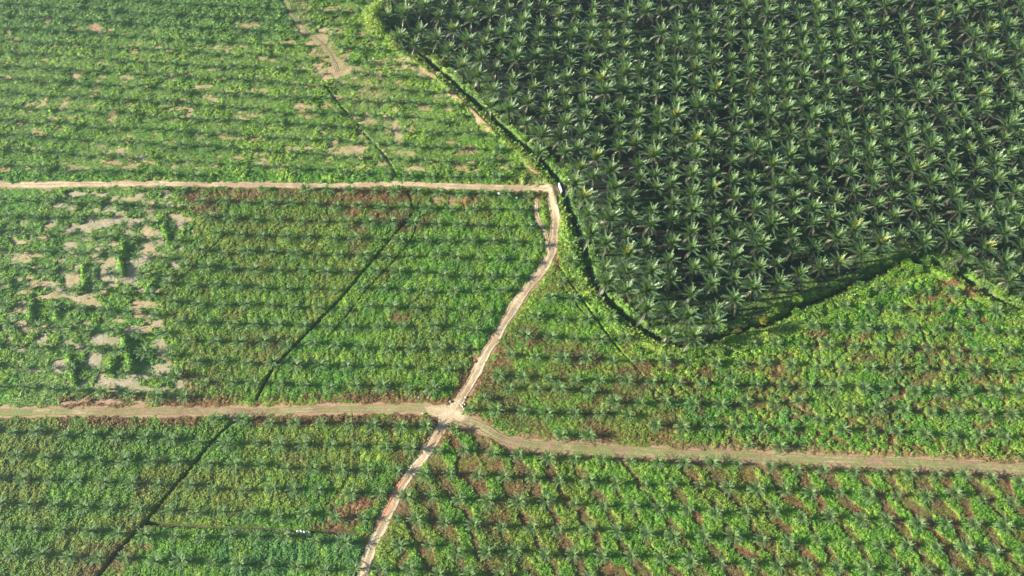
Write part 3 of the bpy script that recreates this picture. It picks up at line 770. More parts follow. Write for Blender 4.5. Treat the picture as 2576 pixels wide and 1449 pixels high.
def join(parts):
    V, Q, C, o = [], [], [], 0
    for v, q, c in parts:
        V.append(v); Q.append(q + o); C.append(c); o += len(v)
    return np.vstack(V), np.vstack(Q), np.vstack(C)

LF = np.array
def mature_crown(seed, yellow=0, n=36, spread=1.0, nseg=9):
    parts = []
    for i in range(n):
        a = i * 2.39996 + rng.uniform(-.25, .25)
        t = i / (n - 1)
        el = (R(85 - 54 * t) if t < .84 else R(12 - 50 * (t - .84) / .16)) + rng.uniform(-.13, .13)
        L = (4.1 + 1.1 * min(1, t * 2.2)) * rng.uniform(.82, 1.14) * spread
        bend = R(10 + 46 * t) * rng.uniform(.7, 1.3)
        young = max(0, 1 - t * 1.5)
        old = max(0, (t - .62) * 2.6)
        col = (LF((.056, .112, .052)) * (1 - old) + LF((.022, .042, .022)) * old) * (1 - young) + LF((.120, .195, .058)) * young  # tone by leaf age, with crown shade and inner highlights put into it
        tip = col * 1.15 + LF((.012, .012, .006))
        if t > .86: col = col * .75 + LF((.14, .10, .05)) * .3; tip = tip * .8 + LF((.13, .10, .05)) * .2
        if yellow and i in yellow: col = LF((.27, .29, .055)); tip = LF((.31, .30, .07))
        parts.append(frond_geo(L, a, el, bend, 1.08 * spread * rng.uniform(.85, 1.1) * (.8 + .2 * min(1, t * 4)), nseg, col, .42, .14, rng.uniform(-.25, .25), tip))
    v, q, c = join(parts)
    v = v + LF((0, 0, .2))
    return v, q, c

def trunk_geo(h, r0=.38, r1=.30, n=9, rings=9):
    V, Q = [], []
    for k in range(rings + 1):
        t = k / rings
        for j in range(n):
            a = 2 * math.pi * j / n + .3 * k
            rr = (r0 + (r1 - r0) * t + (.22 if k == 0 else 0)) * (1 + .16 * ((j + k) % 2))
            V.append((rr * math.cos(a), rr * math.sin(a), h * t - (.4 if k == 0 else 0)))
    for k in range(rings):
        for j in range(n):
            Q.append((k * n + j, k * n + (j + 1) % n, (k + 1) * n + (j + 1) % n, (k + 1) * n + j))
    V.append((0, 0, h + .3)); top = len(V) - 1
    T = [(rings * n + j, rings * n + (j + 1) % n, top) for j in range(n)]
    return np.array(V), np.array(Q), np.array(T)

TRUNK_H = 6.4
CROWN = []   # (mesh, verts, quads, colours, kind)
for k in range(9):
    y = 0
    if k == 6: y = {1, 2, 4}
    if k == 7: y = {3, 5, 6, 8}
    if k == 8: y = {0, 1, 2, 3, 4, 5, 6}
    v, q, c = mature_crown(k, y, n=28 + (k % 3) * 3, spread=(.92, 1.0, 1.08)[k % 3])
    CROWN.append((mesh_np('palm_crown', v, q, col=c, mats=[M_PALM]), v, q, c))
tv, tq, tt = trunk_geo(TRUNK_H)
TRUNK = mesh_np('palm_trunk', tv, tq, tt, mats=[M_TRUNK], smooth=True)

def young_crown(n, L0, nseg=7, w=.62):
    parts = []
    for i in range(n):
        a = i * 2.39996 + rng.uniform(-.3, .3); t = i / (n - 1)
        el = R(84 - 76 * t) + rng.uniform(-.15, .15)
        L = L0 * (.75 + .35 * min(1, 2 * t)) * rng.uniform(.85, 1.12)
        yng = max(0, 1 - t * 3)
        col = LF((.078, .135, .054)) * (1 - yng) + LF((.13, .20, .068)) * yng
        parts.append(frond_geo(L, a, el, R(30 + 35 * t) * rng.uniform(.7, 1.3), w * rng.uniform(.85, 1.15), nseg, col, .40, .25, rng.uniform(-.3, .3), col * 1.45))
    return join(parts)
YOUNG = []
for k in range(8):
    n = (28, 30, 26, 32, 28, 24, 30, 20)[k]
    v, q, c = young_crown(n, (2.5, 2.7, 2.3, 2.8, 2.6, 2.2, 2.7, 2.0)[k])
    hv, hq, ht = trunk_geo(1.15, .32, .26, 7, 3)
    v = v + LF((0, 0, 1.35))
    me = mesh_np('young_palm', np.vstack([v, hv]), np.vstack([q, hq + len(v)]), ht + len(v), col=np.vstack([c, np.tile((.10, .075, .05), (len(hv), 1))]), mats=[M_YPALM])
    YOUNG.append((me, v, q, c))

# ---- positions: planting lattices fitted to palms traced on the photo, traced ones used as they stand
def tr(pts, ox, oy, k): return [(ox + x / k, oy + y / k) for x, y in pts]
K, K2 = 3.0, 5.333
MAT_PTS = tr([(365,300),(375,510),(380,620),(385,740),(385,1090),(375,1230),(235,60),(240,150),(240,240),(235,450),(245,570),(240,670),(235,790),(230,910),(235,1040),(235,1150),(235,1290),(240,1410),(105,190),(110,280),(115,380),(105,500),(95,610),(90,700),(105,830),(90,960),(110,1080),(105,1200),(80,1320),(500,370),(500,490),(510,580),(515,700),(515,820),(525,930),(525,1170),(640,240),(645,320),(640,440),(650,530),(645,650),(655,770),(655,880),(655,1040),(685,1240),(690,1390),(775,290),(780,400),(785,500),(785,610),(795,720),(800,830),(805,970),(815,1090),(820,1190),(830,1320),(900,250),(905,350),(915,470),(910,560),(930,690),(940,800),(945,900),(955,1030),(970,1150),(980,1290),(990,1400),(1020,210),(1025,300),(1040,410),(1050,530),(1070,640),(1075,740)], 1717.3, 0, K)
MAT_PTS += tr([(75,140),(75,280),(75,420),(80,580),(70,770),(235,390),(225,110),(230,240),(230,670),(385,40),(390,190),(390,330),(385,490),(390,620),(550,150),(550,270),(555,420),(555,570),(550,740),(700,80),(720,520),(720,680),(840,170),(840,300),(850,430),(870,600),(1000,250),(1000,390),(1040,550),(245,870),(400,820),(60,920)], 1717.3, 483, K)
MAT_PTS += tr([(40,150),(250,110),(430,50),(690,120),(900,60),(1190,150),(1400,90),(1590,30),(270,270),(480,200),(710,290),(960,230),(1210,340),(1430,280),(1620,240),(2030,90),(2310,180),(2510,100),(1860,340),(2110,410),(290,430),(60,470),(530,550),(730,480),(980,410),(1240,500),(1460,470),(1030,570),(300,620),(90,670),(560,700),(800,640),(1280,680),(1480,600),(1900,490),(2200,580),(2410,500),(1050,740),(1760,720),(1970,660),(2260,740),(2480,680),(110,880),(330,800),(810,820),(1560,800),(560,920),(1310,880),(1830,920),(2050,840),(2310,950),(2500,870),(350,1000),(1090,950),(860,1030),(1600,980),(130,1070),(620,1110),(1370,1050),(1150,1120),(1870,1080),(2080,1040),(380,1160),(880,1230),(1640,1170),(140,1250),(1360,1240),(2130,1220),(2360,1160),(1910,1310),(430,1370),(1160,1350),(1660,1350),(2420,1350)], 2093, 0, K2)
MAT_PTS += tr([(160,30),(450,140),(670,60),(190,240),(710,290),(1210,120),(980,190),(1450,40),(1730,160),(1510,240),(1960,90),(2180,30),(2470,140),(480,350),(230,430),(1000,410),(1230,320),(1780,400),(2000,300),(2270,290),(740,540),(1290,540),(1540,470),(2310,420),(490,610),(250,650),(790,740),(1040,640),(1580,680),(1820,570),(2040,490),(2380,650),(30,740),(530,830),(1080,860),(1330,770),(290,890),(830,960),(1620,920),(1880,840),(2150,740),(2420,890),(1340,1020),(570,1040),(310,1130),(1100,1120),(1680,1140),(1950,1060),(2150,970),(2450,1130),(850,1200),(80,1200),(1410,1250),(2220,1220),(610,1290),(350,1370),(1140,1350),(1960,1320),(1690,1390)], 2093, 268.3, K2)
MAT_PTS += tr([(640,160),(1740,40),(2040,140),(2280,60),(660,380),(930,290),(1240,350),(1510,350),(1760,240),(2060,420),(2320,290),(380,520),(130,620),(1800,560),(2330,610),(2080,720),(2410,880),(2540,760)], 2093, 536.7, K2)
MAT_PTS += tr([(500,50),(680,140),(880,220),(420,200),(630,380),(860,510),(1080,400),(1130,180),(1320,280),(1270,540),(1210,720),(1200,940),(1410,1030),(1450,770),(1490,570),(1650,900),(1600,1200),(920,50),(1350,90),(1620,40),(1580,190),(1810,120),(2070,110),(2310,60),(2490,210),(1770,330),(1550,400),(1740,500),(1970,460),(2230,390),(2450,520),(2210,560),(1950,640),(1720,700),(1920,820),(2180,760),(2420,690),(2390,870),(2140,930),(1890,1030),(2370,1100),(2140,1150),(1850,1270),(2080,1350)], 939, 0, K2)
MAT_PTS += tr([(1850,50),(2040,90),(2190,40),(1880,190),(2020,230),(2180,190),(2360,130),(2340,260),(2500,200),(2000,390),(2160,320),(2310,400),(2490,350),(1990,570),(2180,460),(2340,590),(2480,510),(2160,760),(2310,740),(2470,660),(2460,890),(2480,1020)], 858.67, 483, K)
MAT_PTS += tr([(1540,830),(1390,920),(1510,1020),(1650,1020),(1690,1130),(1790,1270),(1910,1330),(2040,1270),(2100,1120),(1940,1050),(1800,1100),(2240,950),(2100,1000),(2230,1080),(2240,1330),(2400,1400),(2490,1250)], 858.67, 0, K)
CZ = TRUNK_H + 1.6
def unique_pts(P, r):
    out = []
    for p in P:
        if all((p[0] - o[0]) ** 2 + (p[1] - o[1]) ** 2 > r * r for o in out): out.append(p)
    return np.array(out)
mat_xy = unique_pts(gpath(MAT_PTS, CZ), 4.6)
th = R(7.0); cs_, ic_ = 7.5, 8.45
rv_, cv_ = np.array([math.cos(th), -math.sin(th)]), np.array([math.sin(th), math.cos(th)])
PA_, PB_ = .0058932, .387947
lat = []
for kk in range(-20, 60):
    for mm in range(-6, 60):
        a, b = (kk + PA_) * cs_, (mm + PB_ + .5 * (kk % 2)) * ic_
        lat.append(rv_ * a + cv_ * b)
lat = np.array(lat) + rng.normal(0, .35, (len(lat), 2))
lu, lv = photo(lat[:, 0], lat[:, 1], CZ)
okm = poly_in(lu, lv, PMAT) & (lu < 2720) & (lv > -70)
GAPS = [[(1915, 560), (1955, 560), (1960, 645), (1915, 645)], [(1100, 150), (1150, 165), (1155, 215), (1120, 200)], [(2620 - 250, 60), (2420, 60), (2420, 105), (2370, 105)], [(1975, 700), (2280, 600), (2290, 660), (2000, 760)], [(1620, 40), (1680, 40), (1680, 75), (1620, 75)]]
for g in GAPS: okm &= ~poly_in(lu, lv, g)
lat = lat[okm]
d = np.hypot(lat[:, None, 0] - mat_xy[None, :, 0], lat[:, None, 1] - mat_xy[None, :, 1]).min(1)
MAT = np.vstack([mat_xy, lat[d > 5.4]])

def blk(poly, th, rs_, sp, pa, pb, pts, zc=1.5):
    th = R(th)
    e, n = np.array([math.cos(th), -math.sin(th)]), np.array([math.sin(th), math.cos(th)])
    out = []
    for k in range(-10, 60):
        for m in range(-50, 50):
            out.append(e * (m + pb + .5 * (k % 2)) * sp + n * (k + pa) * rs_)
    L = np.array(out) + rng.normal(0, .3, (len(out), 2))
    u, v = photo(L[:, 0], L[:, 1], zc)
    L = L[poly_in(u, v, poly) & (u > -60) & (u < 2640) & (v > -50) & (v < 1500)]
    if len(pts):
        T = gpath(pts, zc)
        dd = np.hypot(L[:, None, 0] - T[None, :, 0], L[:, None, 1] - T[None, :, 1]).min(1)
        L = np.vstack([T, L[dd > 4.6]])
    return unique_pts(L, 4.0)
A1 = tr([(370,410),(520,430),(690,430),(1090,360),(1250,370),(1560,400),(1710,410),(1880,400),(2010,410),(2170,450),(980,460),(1150,465),(1300,475),(1460,490),(1620,500),(1760,500),(1900,500),(2090,520),(870,530),(1030,560),(1190,560),(1350,570),(1490,590),(1650,580),(1800,600),(1960,610),(2110,620),(2270,640),(1060,650),(1225,670),(1390,690),(1550,690),(1700,710),(1860,710),(2020,730),(2160,735),(500,830),(680,850),(830,840),(990,860),(1150,890),(1320,890),(1470,900),(1590,800),(1750,810),(1910,820),(2080,850),(2240,830),(240,620),(430,620),(600,640),(740,640),(910,650),(230,930),(370,920),(700,970),(860,970),(1040,970),(1200,980),(1360,1000),(1520,1010),(1690,1000),(240,1020),(410,1040),(570,1050),(760,1080),(920,1070),(1070,1080),(1240,1110),(2360,850)], 0, 0, K) \
   + tr([(470,680),(630,690),(850,800),(590,890),(750,920),(890,870),(490,990),(660,1000),(800,1000),(970,1000),(560,1110),(720,1110),(880,1110),(1040,1120),(1190,1130),(940,1220),(1120,1210),(800,1220),(1020,1330),(1180,1340)], 858.67, 0, K)
B4 = tr([(380,60),(720,80),(540,90),(900,100),(1080,110),(60,180),(240,190),(420,190),(600,190),(775,180),(940,240),(100,290),(280,330),(460,300),(640,340),(820,350),(140,450),(330,450),(500,460),(660,470)], 0, 483, K)
B5 = tr([(390,870),(565,870),(765,880),(215,860),(930,870),(320,720),(490,740),(150,720),(850,745),(1030,730),(1210,740),(260,590),(430,600),(600,600),(520,480),(720,470),(290,1010),(460,1010),(700,1010),(890,1030)], 858.67, 483, K)
B7 = tr([(270,360),(480,390),(700,380),(120,540),(740,580),(560,560),(170,720),(370,720),(410,920),(210,910),(1710,450),(1930,440),(2110,460),(2290,450),(1570,600),(1770,610),(2210,790),(2400,800),(2060,790),(1840,800),(1430,760),(1280,950),(1470,970),(1680,960),(1890,980),(2100,1000),(2300,980),(1090,1140),(1310,1150),(1520,1160),(1730,1140),(1940,1150),(2150,1150)], 0, 966, K)
C8 = tr([(630,680),(820,680),(1030,690),(1230,700),(1440,710),(1645,725),(1870,730),(2070,750),(2290,760),(680,850),(890,870),(1110,880),(1340,890),(1540,880),(1760,910),(410,1010),(570,1030),(780,1050),(1000,1060),(1210,1080),(1440,1080),(1640,1100),(1860,1100),(660,1220),(870,1270),(1100,1270),(1320,1260),(1540,1290),(1750,1290),(1970,1300),(2190,1300),(2420,1310),(720,510),(925,500),(1145,530),(1340,530),(1565,560),(1760,560),(860,340),(490,850)], 858.67, 966, K)
C9 = tr([(330,430),(420,600),(660,620),(1290,660),(1500,670),(770,800),(1180,820),(480,970),(690,960),(900,1010),(160,1150),(380,1150),(600,1170),(1020,1170),(1490,1220),(720,1370),(940,1370),(1170,1390),(1380,1390),(2200,1060),(2050,830),(60,1340)], 1717.3, 966, K)
C9 = [p for p in C9 if p[1] > 1150]
D8 = tr([(1250,380),(1450,390),(1660,390),(1870,390),(970,195),(1170,200),(1370,210),(1550,220),(1760,220),(1950,220),(2170,240),(1270,30),(1470,40),(1650,40),(1880,60)], 858.67, 966, K) \
   + tr([(480,120),(690,140),(880,120),(1040,270),(510,460),(730,470)], 1717.3, 966, K)
D8p = [(1410, 660), (1440, 650), (1500, 740), (1560, 800), (1640, 870), (1735, 900), (1850, 870), (2000, 810), (2150, 750), (2260, 705), (2420, 705), (2576, 800), (2700, 860), (2700, 1190), (2576, 1165), (2000, 1138), (1700, 1128), (1300, 1105), (1180, 1040), (1165, 1010), (1255, 860), (1375, 690)]
YB = {}
YB['grassy field above the straight dirt road'] = blk(PA, 4.5, 7.5, 8.85, -.065, .1093, A1)
YB['sandy field below the straight dirt road'] = blk(PR2, 3.5, 7.75, 9.1, .4778, -.4013, B4)
YB['creeper field beside the winding dirt road'] = blk(PR34, 2.0, 7.55, 8.7, .0025, -.0328, B5)
YB['block left of the diagonal ditch'] = blk(PR8, 2.5, 7.7, 8.8, -.1187, -.1883, [p for p in B7 if poly_in(np.array([p[0]]), np.array([p[1]]), PR8)[0]])
YB['block between diagonal ditch and dirt road'] = blk(PR9, 2.5, 7.7, 8.8, -.1187, -.1883, [p for p in B7 if poly_in(np.array([p[0]]), np.array([p[1]]), PR9)[0]])
YB['striped field below the grassy track'] = blk(PR7, 3.0, 7.75, 8.9, -.2224, -.2353, C8 + C9)
YB['bushy field above the grassy track'] = blk(D8p, 2.0, 7.9, 8.85, .0275, .4552, D8)

road_all = list(ROADS.items())
def clear_of(P, rd=2.0, dd=2.2):
    ok = np.ones(len(P), bool)
    for n, p in road_all:
        q, _ = pdist(P[:, 0], P[:, 1], p, 10); ok &= q > rd + (1.0 if n in ('lower', 'right') else .3)
    q, _ = pdist(P[:, 0], P[:, 1], MAIN_DRAIN, 10); ok &= q > dd + 1.5
    return P[ok]
for k in YB: YB[k] = clear_of(YB[k])

ORD = ['', 'first', 'second', 'third', 'fourth', 'fifth', 'sixth', 'seventh', 'eighth', 'ninth', 'tenth', 'eleventh', 'twelfth', 'thirteenth', 'fourteenth', 'fifteenth', 'sixteenth', 'seventeenth', 'eighteenth', 'nineteenth']
def ordn(n):
    if n < 20: return ORD[n]
    t, r = divmod(n, 10)
    tens = {2: 'twent', 3: 'thirt', 4: 'fort', 5: 'fift'}[t]
    return tens + 'ieth' if r == 0 else tens + 'y-' + ORD[r]

def xform(o, loc, rz, s, tilt=(0, 0)):
    o.location = loc; o.rotation_euler = (tilt[0], tilt[1], rz); o.scale = (s, s, s)

# ---- mature palms: the 300 nearest in the frame as things, the rest one stand
mu, mv = photo(MAT[:, 0], MAT[:, 1], CZ)
frame = (mu > 4) & (mu < 2572) & (mv > 4) & (mv < 1445)
near_i = [i for i in np.argsort(-mv) if frame[i]][:300]
near_set = set(near_i)
zg, _ = terrain(MAT[:, 0], MAT[:, 1])
colk = np.round(MAT @ rv_ / cs_ - PA_).astype(int)
cols = sorted({int(colk[i]) for i in near_i})
lab_m = {}
for n, c in enumerate(cols):
    mem = sorted([i for i in near_i if colk[i] == c], key=lambda i: -mv[i])
    for j, i in enumerate(mem): lab_m[i] = (j + 1, n + 1)
protoM = None
stand = []
for i in range(len(MAT)):
    x, y = MAT[i]
    yellow = random.random()
    k = random.randrange(6) if yellow < .88 else (6 if yellow < .945 else 7 if yellow < .985 else 8)
    s = random.uniform(.82, 1.18); rz = random.uniform(0, 6.28); hs = random.uniform(.7, 1.2)
    tl = (random.uniform(-.11, .11), random.uniform(-.11, .11))
    if i in near_set:
        if protoM is None:
            root = link('oil_palm', None); tro = link('trunk', TRUNK, root); cro = link('crown', CROWN[k][0], root)
            protoM = (root, tro, cro)
        else:
            root, tro, cro = (o.copy() for o in protoM)
            for o in (root, tro, cro): COL.objects.link(o)
            tro.parent = root; cro.parent = root; cro.data = CROWN[k][0]
        xform(root, (x, y, float(zg[i])), rz, s, tl)
        tro.scale = (1, 1, hs); cro.location = (0, 0, TRUNK_H * hs)
        j, c = lab_m[i]
        look = 'mature oil palm' if k < 6 else 'yellow-fronded oil palm' if k == 8 else 'oil palm with some yellow fronds'
        root['label'] = f'{look}, {ordn(j)} from front in {ordn(c)} receding row counted from left'
        root['category'] = 'palm tree'; root['group'] = 'mature oil palms in the dark stand'
    else:
        v, q, c = CROWN[k][1:]
        ca, sa = math.cos(rz), math.sin(rz)
        w = v * s; w = np.stack([w[:, 0] * ca - w[:, 1] * sa + x, w[:, 0] * sa + w[:, 1] * ca + y, w[:, 2] + zg[i] + TRUNK_H * hs * s], 1)
        stand.append((w, q, c))
        w = tv * (s, s, s * hs) + (x, y, zg[i])
        stand.append((w, tq, np.tile((.030, .027, .020), (len(w), 1))))
sv, sq, scol = join(stand)
link('palm_stand', mesh_np('palm_stand', sv, sq, col=scol, mats=[M_PALM]), kind='stuff', label='far rows of mature oil palms at the top of the dark stand', category='palm stand')

# ---- young palms
YP, YK = [], []
for name, P in YB.items():
    for p in P: YP.append(p); YK.append(name)
YP = np.array(YP)
yu, yv = photo(YP[:, 0], YP[:, 1], 1.5)
yframe = (yu > 6) & (yu < 2570) & (yv > 6) & (yv < 1440)
ynear = [i for i in np.argsort(-yv) if yframe[i]][:300]
ynear_set = set(ynear)
yz, _ = terrain(YP[:, 0], YP[:, 1])
lab_y = {}
for name in YB:
    mem = [i for i in ynear if YK[i] == name]
    if not mem: continue
    tha = R(2.6); n_ = np.array([math.sin(tha), math.cos(tha)])
    key = {i: float(YP[i] @ n_) for i in mem}
    order = sorted(mem, key=lambda i: key[i])
    rows, cur, last = [], [], None
    for i in order:
        if last is not None and key[i] - cur[0][0] > 4.6:
            rows.append(cur); cur = []
        cur.append((key[i], i)); last = key[i]
    rows.append(cur)
    for rn, row in enumerate(rows):
        for pn, (_, i) in enumerate(sorted(row, key=lambda t: YP[t[1]][0])):
            lab_y[i] = (pn + 1, rn + 1)
protoY = None
rest = []
for i in range(len(YP)):
    x, y = YP[i]
    k = random.randrange(8); s = random.uniform(.78, 1.14); rz = random.uniform(0, 6.28)
    if YK[i].startswith('grassy'): s *= .92
    if i in ynear_set:
        if protoY is None: o = protoY = link('young_palm', YOUNG[k][0])
        else:
            o = protoY.copy(); COL.objects.link(o); o.data = YOUNG[k][0]
        xform(o, (x, y, float(yz[i])), rz, s)
        a, b = lab_y[i]
        o['label'] = f'young palm, {ordn(a)} from left in {ordn(b)} row up, {YK[i]}'
        o['category'] = 'young palm'; o['group'] = 'young palms planted in rows'
    else:
        v, q, c = YOUNG[k][1:]
        ca, sa = math.cos(rz), math.sin(rz)
        w = v * s
        rest.append((np.stack([w[:, 0] * ca - w[:, 1] * sa + x, w[:, 0] * sa + w[:, 1] * ca + y, w[:, 2] + yz[i]], 1), q, c))
sv, sq, scol = join(rest)
link('young_palm_rows', mesh_np('young_palm_rows', sv, sq, col=scol, mats=[M_YPALM]), kind='stuff', label='farther rows of young palms over the upper and left fields', category='young palm rows')

# ------------------------------------------------------------------ trees, bushes
def foliage(rx, ry, rz, n, leaf, c0, c1, lobes=7, seed=0):
    r = np.random.default_rng(seed)
    cen = r.normal(0, 1, (lobes, 3)); cen /= np.linalg.norm(cen, axis=1)[:, None]
    cen = cen * r.uniform(.3, .72, (lobes, 1)); cen[:, 2] = np.abs(cen[:, 2]) * .9
    lr = r.uniform(.32, .55, lobes)
    k = r.integers(0, lobes, n)
    d = r.normal(0, 1, (n, 3)); d /= np.linalg.norm(d, axis=1)[:, None]
    P = cen[k] + d * (lr[k] * r.uniform(.55, 1.05, n))[:, None]
    P = P * (rx, ry, rz) + (0, 0, rz * .55)
    P[:, 2] = np.maximum(P[:, 2], .08)
    f = r.uniform(0, 1, n)[:, None] * .6 + (r.uniform(0, 1, lobes)[k])[:, None] * .4
    C = np.array(c0) * (1 - f) + np.array(c1) * f
    V, Cc = [], []
    for j in range(2):
        a = r.uniform(0, 6.28, n); t = r.uniform(-.4, 1.1, n)
        dd = np.stack([np.cos(a) * np.cos(t), np.sin(a) * np.cos(t), np.sin(t)], 1)
        s = np.stack([-np.sin(a), np.cos(a), r.uniform(-.5, .5, n)], 1)
        L = (leaf * r.uniform(.6, 1.4, n))[:, None]
        V.append(np.stack([P - s * L * .22, P + s * L * .22, P + dd * L + s * L * .16, P + dd * L - s * L * .16], 1)); Cc.append(np.repeat(C[:, None], 4, 1))
    V = np.concatenate(V).reshape(-1, 3); Cc = np.concatenate(Cc).reshape(-1, 3)
    return V, np.arange(len(V)).reshape(-1, 4), Cc

def stems(h, n, spread, r=.07, seed=0):
    rr = random.Random(seed)
    V, Q = [], []
    for k in range(n):
        a = rr.uniform(0, 6.28); sp = spread * rr.uniform(.2, 1)
        pts = [np.array((.06 * math.cos(a), .06 * math.sin(a), -.3)), np.array((.35 * sp * math.cos(a), .35 * sp * math.sin(a), h * .5)), np.array((sp * math.cos(a + .3), sp * math.sin(a + .3), h))]
        b = len(V)
        for j, p in enumerate(pts):
            rad = r * (1 - .35 * j)
            for m in range(5):
                t = 6.2832 * m / 5
                V.append(p + (rad * math.cos(t), rad * math.sin(t), 0))
        for j in range(2):
            for m in range(5): Q.append((b + j * 5 + m, b + j * 5 + (m + 1) % 5, b + j * 5 + 5 + (m + 1) % 5, b + j * 5 + 5 + m))
    return np.array(V), np.array(Q)

def plant(name, u, v, w, h, c0, c1, label, cat, n=None, leaf=.42, group=None, stem='stem', depth=1.0):
    x, y = ground(u, v, h * .5)
    x, y = float(x), float(y)
    seed = int(u * 7 + v * 13)
    root = link(name, None, label=label, category=cat)
    if group: root['group'] = group
    root.location = (x, y, tz(x, y)); root.rotation_euler = (0, 0, 0)
    n = n or int(130 * w * w + 60 * w * h)
    fv, fq, fc = foliage(w, w * depth, h * .62, n, leaf, c0, c1, 6 + int(w * 1.5), seed)
    link('foliage', mesh_np('foliage', fv, fq, col=fc, mats=[M_LEAF]), root)
    svv, sqq = stems(h * .75, 4 + int(w), w * .6, .05 + .02 * h, seed)
    link(stem, mesh_np(stem, svv, sqq, mats=[M_WOOD], smooth=True), root)
LIME, MID, OLV, YEL, DRK, PALEG = (.15, .27, .035), (.08, .19, .03), (.115, .135, .035), (.26, .25, .03), (.05, .09, .025), (.12, .20, .075)
plant('bushy_tree', 944, 38, 6.6, 11.0, (.30, .40, .09), (.21, .30, .06), 'tall yellow-green feathery tree clump at the top corner of the palm stand', 'tree', 2600, .75, stem='trunk', depth=1.5)
plant('bushy_tree', 1002, 98, 4.6, 7.5, (.27, .35, .09), (.19, .25, .06), 'shorter yellow-green feathery tree just below the tall clump', 'tree', 1500, .7, stem='trunk')
G1 = 'bushes along the upper drain'
for (u, v, w, h, c0, c1, lab) in [
    (1070, 128, 2.6, 3.4, OLV, (.16, .19, .05), 'olive bush with pale leaves at the upper end of the drain'),
    (1113, 158, 2.5, 3.2, OLV, (.17, .21, .05), 'olive bush right of the drain beside the dark gap in palms'),
    (1094, 146, 1.6, 2.4, (.13, .18, .04), LIME, 'small yellow-green bush between two olive bushes at the drain'),
    (1038, 122, 2.2, 2.6, DRK, (.09, .13, .06), 'dark grey-green bush at the head of the drain'),
    (1186, 220, 1.7, 1.6, LIME, MID, 'uppermost bright bush on the far bank, below the front palms'),
    (1226, 249, 2.0, 1.8, LIME, OLV, 'bright bush on the far bank under a drooping palm'),
    (1250, 275, 1.9, 1.9, LIME, MID, 'bright leafy bush midway along the upper far bank'),
    (1274, 297, 1.9, 1.8, MID, LIME, 'green bush below the midway bright bush on the far bank'),
    (1322, 348, 2.0, 1.7, MID, LIME, 'green bush by the bare branches on the far bank'),
    (1366, 376, 1.8, 1.8, LIME, MID, 'bright bush on the far bank left of two front palms'),
    (1389, 402, 1.6, 1.6, LIME, MID, 'small bright bush just above the concrete crossing'),
    (1422, 432, 2.1, 2.0, LIME, (.19, .27, .05), 'lime bush on the far bank next to the concrete crossing'),
]: plant('bush', u, v, w, h, c0, c1, lab, 'bush', group=G1)
plant('bush', 1477, 650, 2.1, 2.6, (.16, .31, .04), MID, 'bright green bush standing alone on the drain edge below the crossing', 'bush')
G2 = 'bushes along the lower drain'
for (u, v, w, h, c0, c1, lab) in [
    (2288, 664, 3.0, 3.0, (.17, .31, .035), LIME, 'bright lime bush at the top of the drain bend on the right'),
    (2252, 686, 2.6, 2.4, (.17, .30, .04), MID, 'rounded lime bush just left of the drain bend top'),
    (2332, 648, 2.8, 3.4, MID, PALEG, 'mid-green loose bush right of the brightest lime bush'),
    (2310, 678, 2.0, 2.0, LIME, MID, 'small lime bush below the bend top bushes'),
    (2257, 664, 1.6, 2.6, OLV, DRK, 'dark olive bush behind the rounded lime bush'),
    (2166, 712, 2.5, 3.0, PALEG, MID, 'pale-leaved bush on the drain edge left of the bend'),
    (2146, 724, 1.7, 2.0, LIME, YEL, 'yellow-green bush left of the pale-leaved bush'),
    (2176, 738, 2.0, 2.0, LIME, MID, 'lime bush below the pale-leaved bush'),
    (2006, 752, 1.9, 4.0, (.17, .29, .035), LIME, 'tall lime bush leaning over the lower drain'),
    (2010, 784, 2.0, 3.0, LIME, MID, 'lime bush at the foot of the tall leaning bush'),
    (1958, 772, 2.4, 2.4, LIME, (.12, .20, .035), 'green bush in the drain shade left of the tall bush'),
    (1921, 803, 1.9, 2.6, YEL, (.19, .21, .03), 'small yellow bush beside the pink soil patch'),
    (1957, 810, 1.3, 1.6, LIME, MID, 'tiny lime bush right of the yellow bush'),
    (1856, 824, 2.3, 2.2, OLV, (.15, .12, .06), 'dull brownish bush on the lower drain bank'),
    (1845, 858, 2.6, 2.6, LIME, (.17, .30, .035), 'bright bush below the brownish bush'),
    (1808, 884, 2.4, 2.4, LIME, PALEG, 'pale green bush left of the bright bank bush'),
    (1748, 888, 2.6, 2.0, (.16, .28, .035), MID, 'broad lime bush under the lowest palms'),
    (1884, 864, 2.2, 2.2, MID, LIME, 'green bush right of the bright bank bush'),
    (1757, 912, 2.0, 2.2, (.17, .30, .04), LIME, 'bright bush below the broad lime bush'),
    (2521, 734, 2.3, 2.8, (.18, .30, .035), LIME, 'round bright bush on bare pink soil at the right'),
    (2554, 766, 1.9, 2.0, (.18, .28, .05), LIME, 'pale lime bush nearest the right edge'),
    (2568, 790, 2.4, 1.8, (.17, .29, .04), MID, 'lime bush cut by the right edge below the pale one'),
]: plant('bush', u, v, w, h, c0, c1, lab, 'bush', group=G2)
plant('bushy_tree', 2398, 666, 3.4, 5.2, (.075, .115, .04), (.10, .155, .05), 'dull green small tree right of the drain bend', 'tree', 1500, .5, stem='trunk', depth=1.0)

